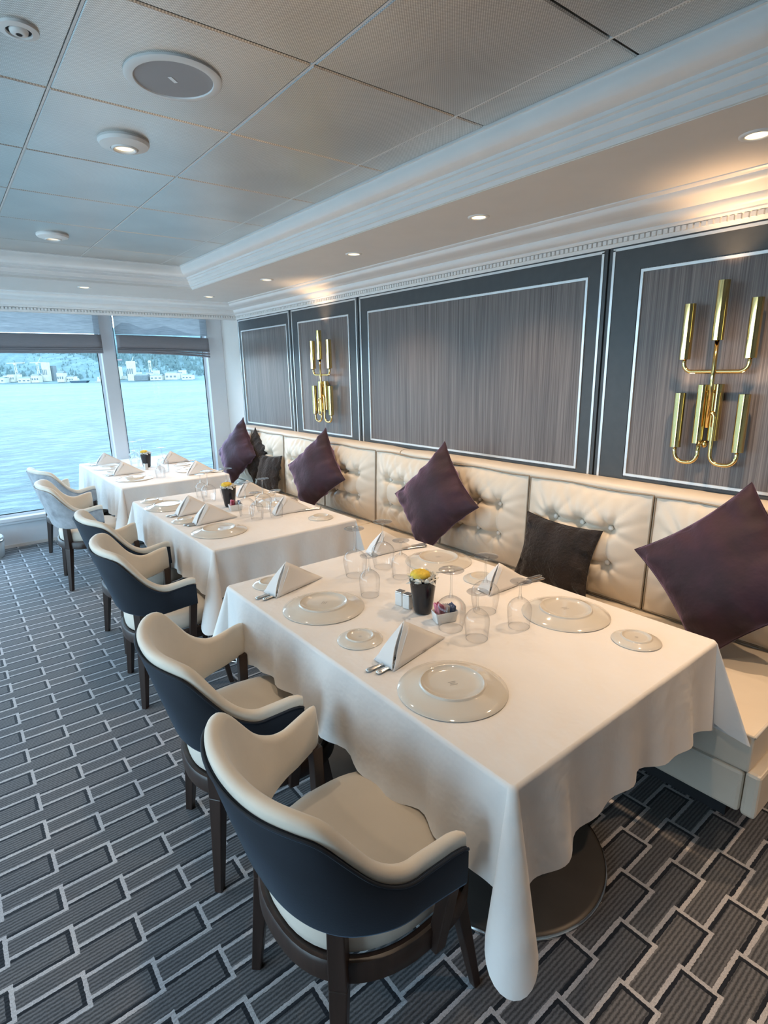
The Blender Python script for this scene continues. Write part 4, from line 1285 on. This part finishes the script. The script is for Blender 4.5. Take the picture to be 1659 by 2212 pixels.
# conifers on the slope as one mass
tm = MB()
for k in range(2600):
    x = rh.uniform(-250, 720); ys_ = 1496 - (min(max(x, -500), 450) - 112)
    q = rh.uniform(0, 1); dy = 95 + q * 330; base = SEA + 7 + (q ** 1.25) * 78
    h = rh.uniform(7, 15); r = h * rh.uniform(.26, .42)
    a = rh.uniform(0, 6)
    tm.add([(x + r * cos(a + t_), ys_ + dy + r * sin(a + t_), base) for t_ in (0, 2.1, 4.2)] + [(x, ys_ + dy, base + h)], [(0, 1, 3), (1, 2, 3), (2, 0, 3)])
to = obj('conifer_forest', tm, MT['hill']); tag(to, 'hazy conifer forest covering the hillside across the water', 'forest', kind='stuff')
def at(px, D):  # point on the ray of a picture column at the water line, near distance D along Y
    return None
def shed(x, dy, wx, wy, h, label, m_='shed', gable=True, win=True):
    ys_ = 1496 - (x - 112); h *= 1.35
    t = thing('shipyard_building', label, 'building', (x, ys_ + dy, SEA + 2 + max(0, dy - 24) * .10), R(-45), 'white shipyard buildings on the far shore')
    b = MB().box(-wx/2, wx/2, -wy/2, wy/2, 0, h); obj('wall', b, MT[m_], t)
    if gable:
        g = MB().add([(-wx/2, -wy/2, h), (wx/2, -wy/2, h), (wx/2, wy/2, h), (-wx/2, wy/2, h), (-wx/2, 0, h * 1.25), (wx/2, 0, h * 1.25)], [(0, 1, 5, 4), (2, 3, 4, 5), (0, 4, 3), (1, 2, 5)])
        obj('roof', g, MT['shedgrey'], t)
    if win:
        for k in range(3):
            xx = -wx/2 + wx * (k + .5) / 3
            obj('window', MB().box(xx - wx * .09, xx + wx * .09, -wy/2 - .3, -wy/2, h * .35, h * .62), MT['shedgrey'], t)
def crane(x, dy, h, arm, label, m_='crane', two=False):
    ys_ = 1496 - (x - 112)
    t = thing('harbour_crane', label, 'crane', (x, ys_ + dy, SEA + 2), R(-45), 'cranes on the far shore')
    f = MB()
    for sx in (-1, 1): f.add([(sx * 3 - .8, -.8, 0), (sx * 3 + .8, -.8, 0), (sx * 1.5 + .5, -.8, h), (sx * 1.5 - .5, -.8, h), (sx * 3 - .8, .8, 0), (sx * 3 + .8, .8, 0), (sx * 1.5 + .5, .8, h), (sx * 1.5 - .5, .8, h)], [(3,2,1,0),(4,5,6,7),(0,1,5,4),(1,2,6,5),(2,3,7,6),(3,0,4,7)])
    for k in range(5): f.box(-2.4, 2.4, -.5, .5, h * k / 5, h * k / 5 + .8)
    obj('tower', f, MT[m_], t)
    obj('boom', MB().box(-arm * .45, arm * .55, -.9, .9, h, h + 1.8), MT[m_], t)
    obj('cab', MB().box(-2.5, 2.5, -2, 2, h - 3.5, h), MT[m_], t)
    if two: obj('jib', MB().add([(0, -.5, h), (1.6, -.5, h), (arm * .34, -.5, h + 14), (arm * .34 - 1, -.5, h + 14), (0, .5, h), (1.6, .5, h), (arm * .34, .5, h + 14), (arm * .34 - 1, .5, h + 14)], [(3,2,1,0),(4,5,6,7),(0,1,5,4),(1,2,6,5),(2,3,7,6),(3,0,4,7)]), MT[m_], t)
bl = ['long low white shed', 'tall white block hall', 'pale twin silo house', 'small pale boathouse', 'white slipway hall', 'grey roofed depot']
for k, (x, dy, wx, wy, h, gab, where) in enumerate([
    (118, 22, 26, 16, 8, True, 'at the left edge of the far shore'), (140, 44, 16, 12, 12, False, 'left of the gantry crane'), (160, 20, 30, 14, 7, True, 'under the long white crane boom'),
    (178, 20, 18, 12, 11, True, 'right of the first crane'), (199, 44, 12, 12, 30, False, 'tallest left of the mullion'), (212, 64, 12, 12, 23, False, 'beside the tallest one left of the mullion'), (220, 16, 16, 12, 14, True, 'just before the mullion'),
    (236, 24, 16, 10, 8, True, 'hidden partly by the mullion'), (298, 16, 22, 14, 14, True, 'just right of the mullion'), (318, 52, 18, 12, 20, False, 'beneath the red crane'), (336, 24, 14, 12, 30, False, 'tallest in the right hand pane'), (352, 20, 28, 14, 8, True, 'right of the tall right block'), (376, 24, 26, 14, 7, True, 'farther right along the shore'), (402, 30, 26, 16, 10, True, 'near the right window jamb'), (425, 24, 22, 14, 7, True, 'last before the right window jamb')]):
    shed(x, dy, wx, wy, h, bl[k % 6] + ' on the far shore ' + where, 'shed' if k % 6 != 5 else 'shedgrey', gab)
for k, x_ in enumerate((110, 128, 131, 147, 152, 168, 171, 188, 192, 206, 228, 231, 290, 306, 311, 328, 344, 361, 367, 386, 392, 412, 417, 433)):
    shed(x_, 36 + (k % 3) * 14 + (24 if k % 2 else 0), 9 + k % 4 * 2, 7, 5 + k % 5 * 1.6, 'small pale shed in the crowded row behind the far waterfront', 'shed', k % 2 == 0, False)
crane(150, 70, 42, 44, 'white crane with long level boom at the left of the far shore')
crane(190, 84, 42, 38, 'pale gantry crane over the white blocks left of the mullion', two=True)
crane(316, 90, 44, 50, 'faded red tower crane in the right hand window', 'cranered')
crane(340, 44, 36, 26, 'pale smaller crane right of the red one', two=True)
crane(372, 50, 40, 4, 'thin pale mast crane near the right jamb')
def boat(x, dy, L, h, m_, label):
    ys_ = 1496 - (x - 112)
    t = thing('boat', label, 'boat', (x, ys_ + dy, SEA), R(-45))
    hl = MB().add([(-L/2, -4, 0), (L/2, -4, 0), (L/2, 4, 0), (-L/2, 4, 0), (-L/2 - 3, -5, h), (L/2 + 4, -5, h), (L/2 + 4, 5, h), (-L/2 - 3, 5, h)], [(3,2,1,0),(4,5,6,7),(0,1,5,4),(1,2,6,5),(2,3,7,6),(3,0,4,7)])
    obj('hull', hl, MT[m_], t); obj('deckhouse', MB().box(-L * .35, -L * .05, -3, 3, h, h + 5).box(-L * .28, -L * .15, -2, 2, h + 5, h + 9), MT['shed'], t)
boat(243, -14, 34, 4.5, 'hull', 'dark hulled ship moored left of the mullion')
boat(268, -60, 12, 2.5, 'shed', 'small white boat on the water right of the mullion')
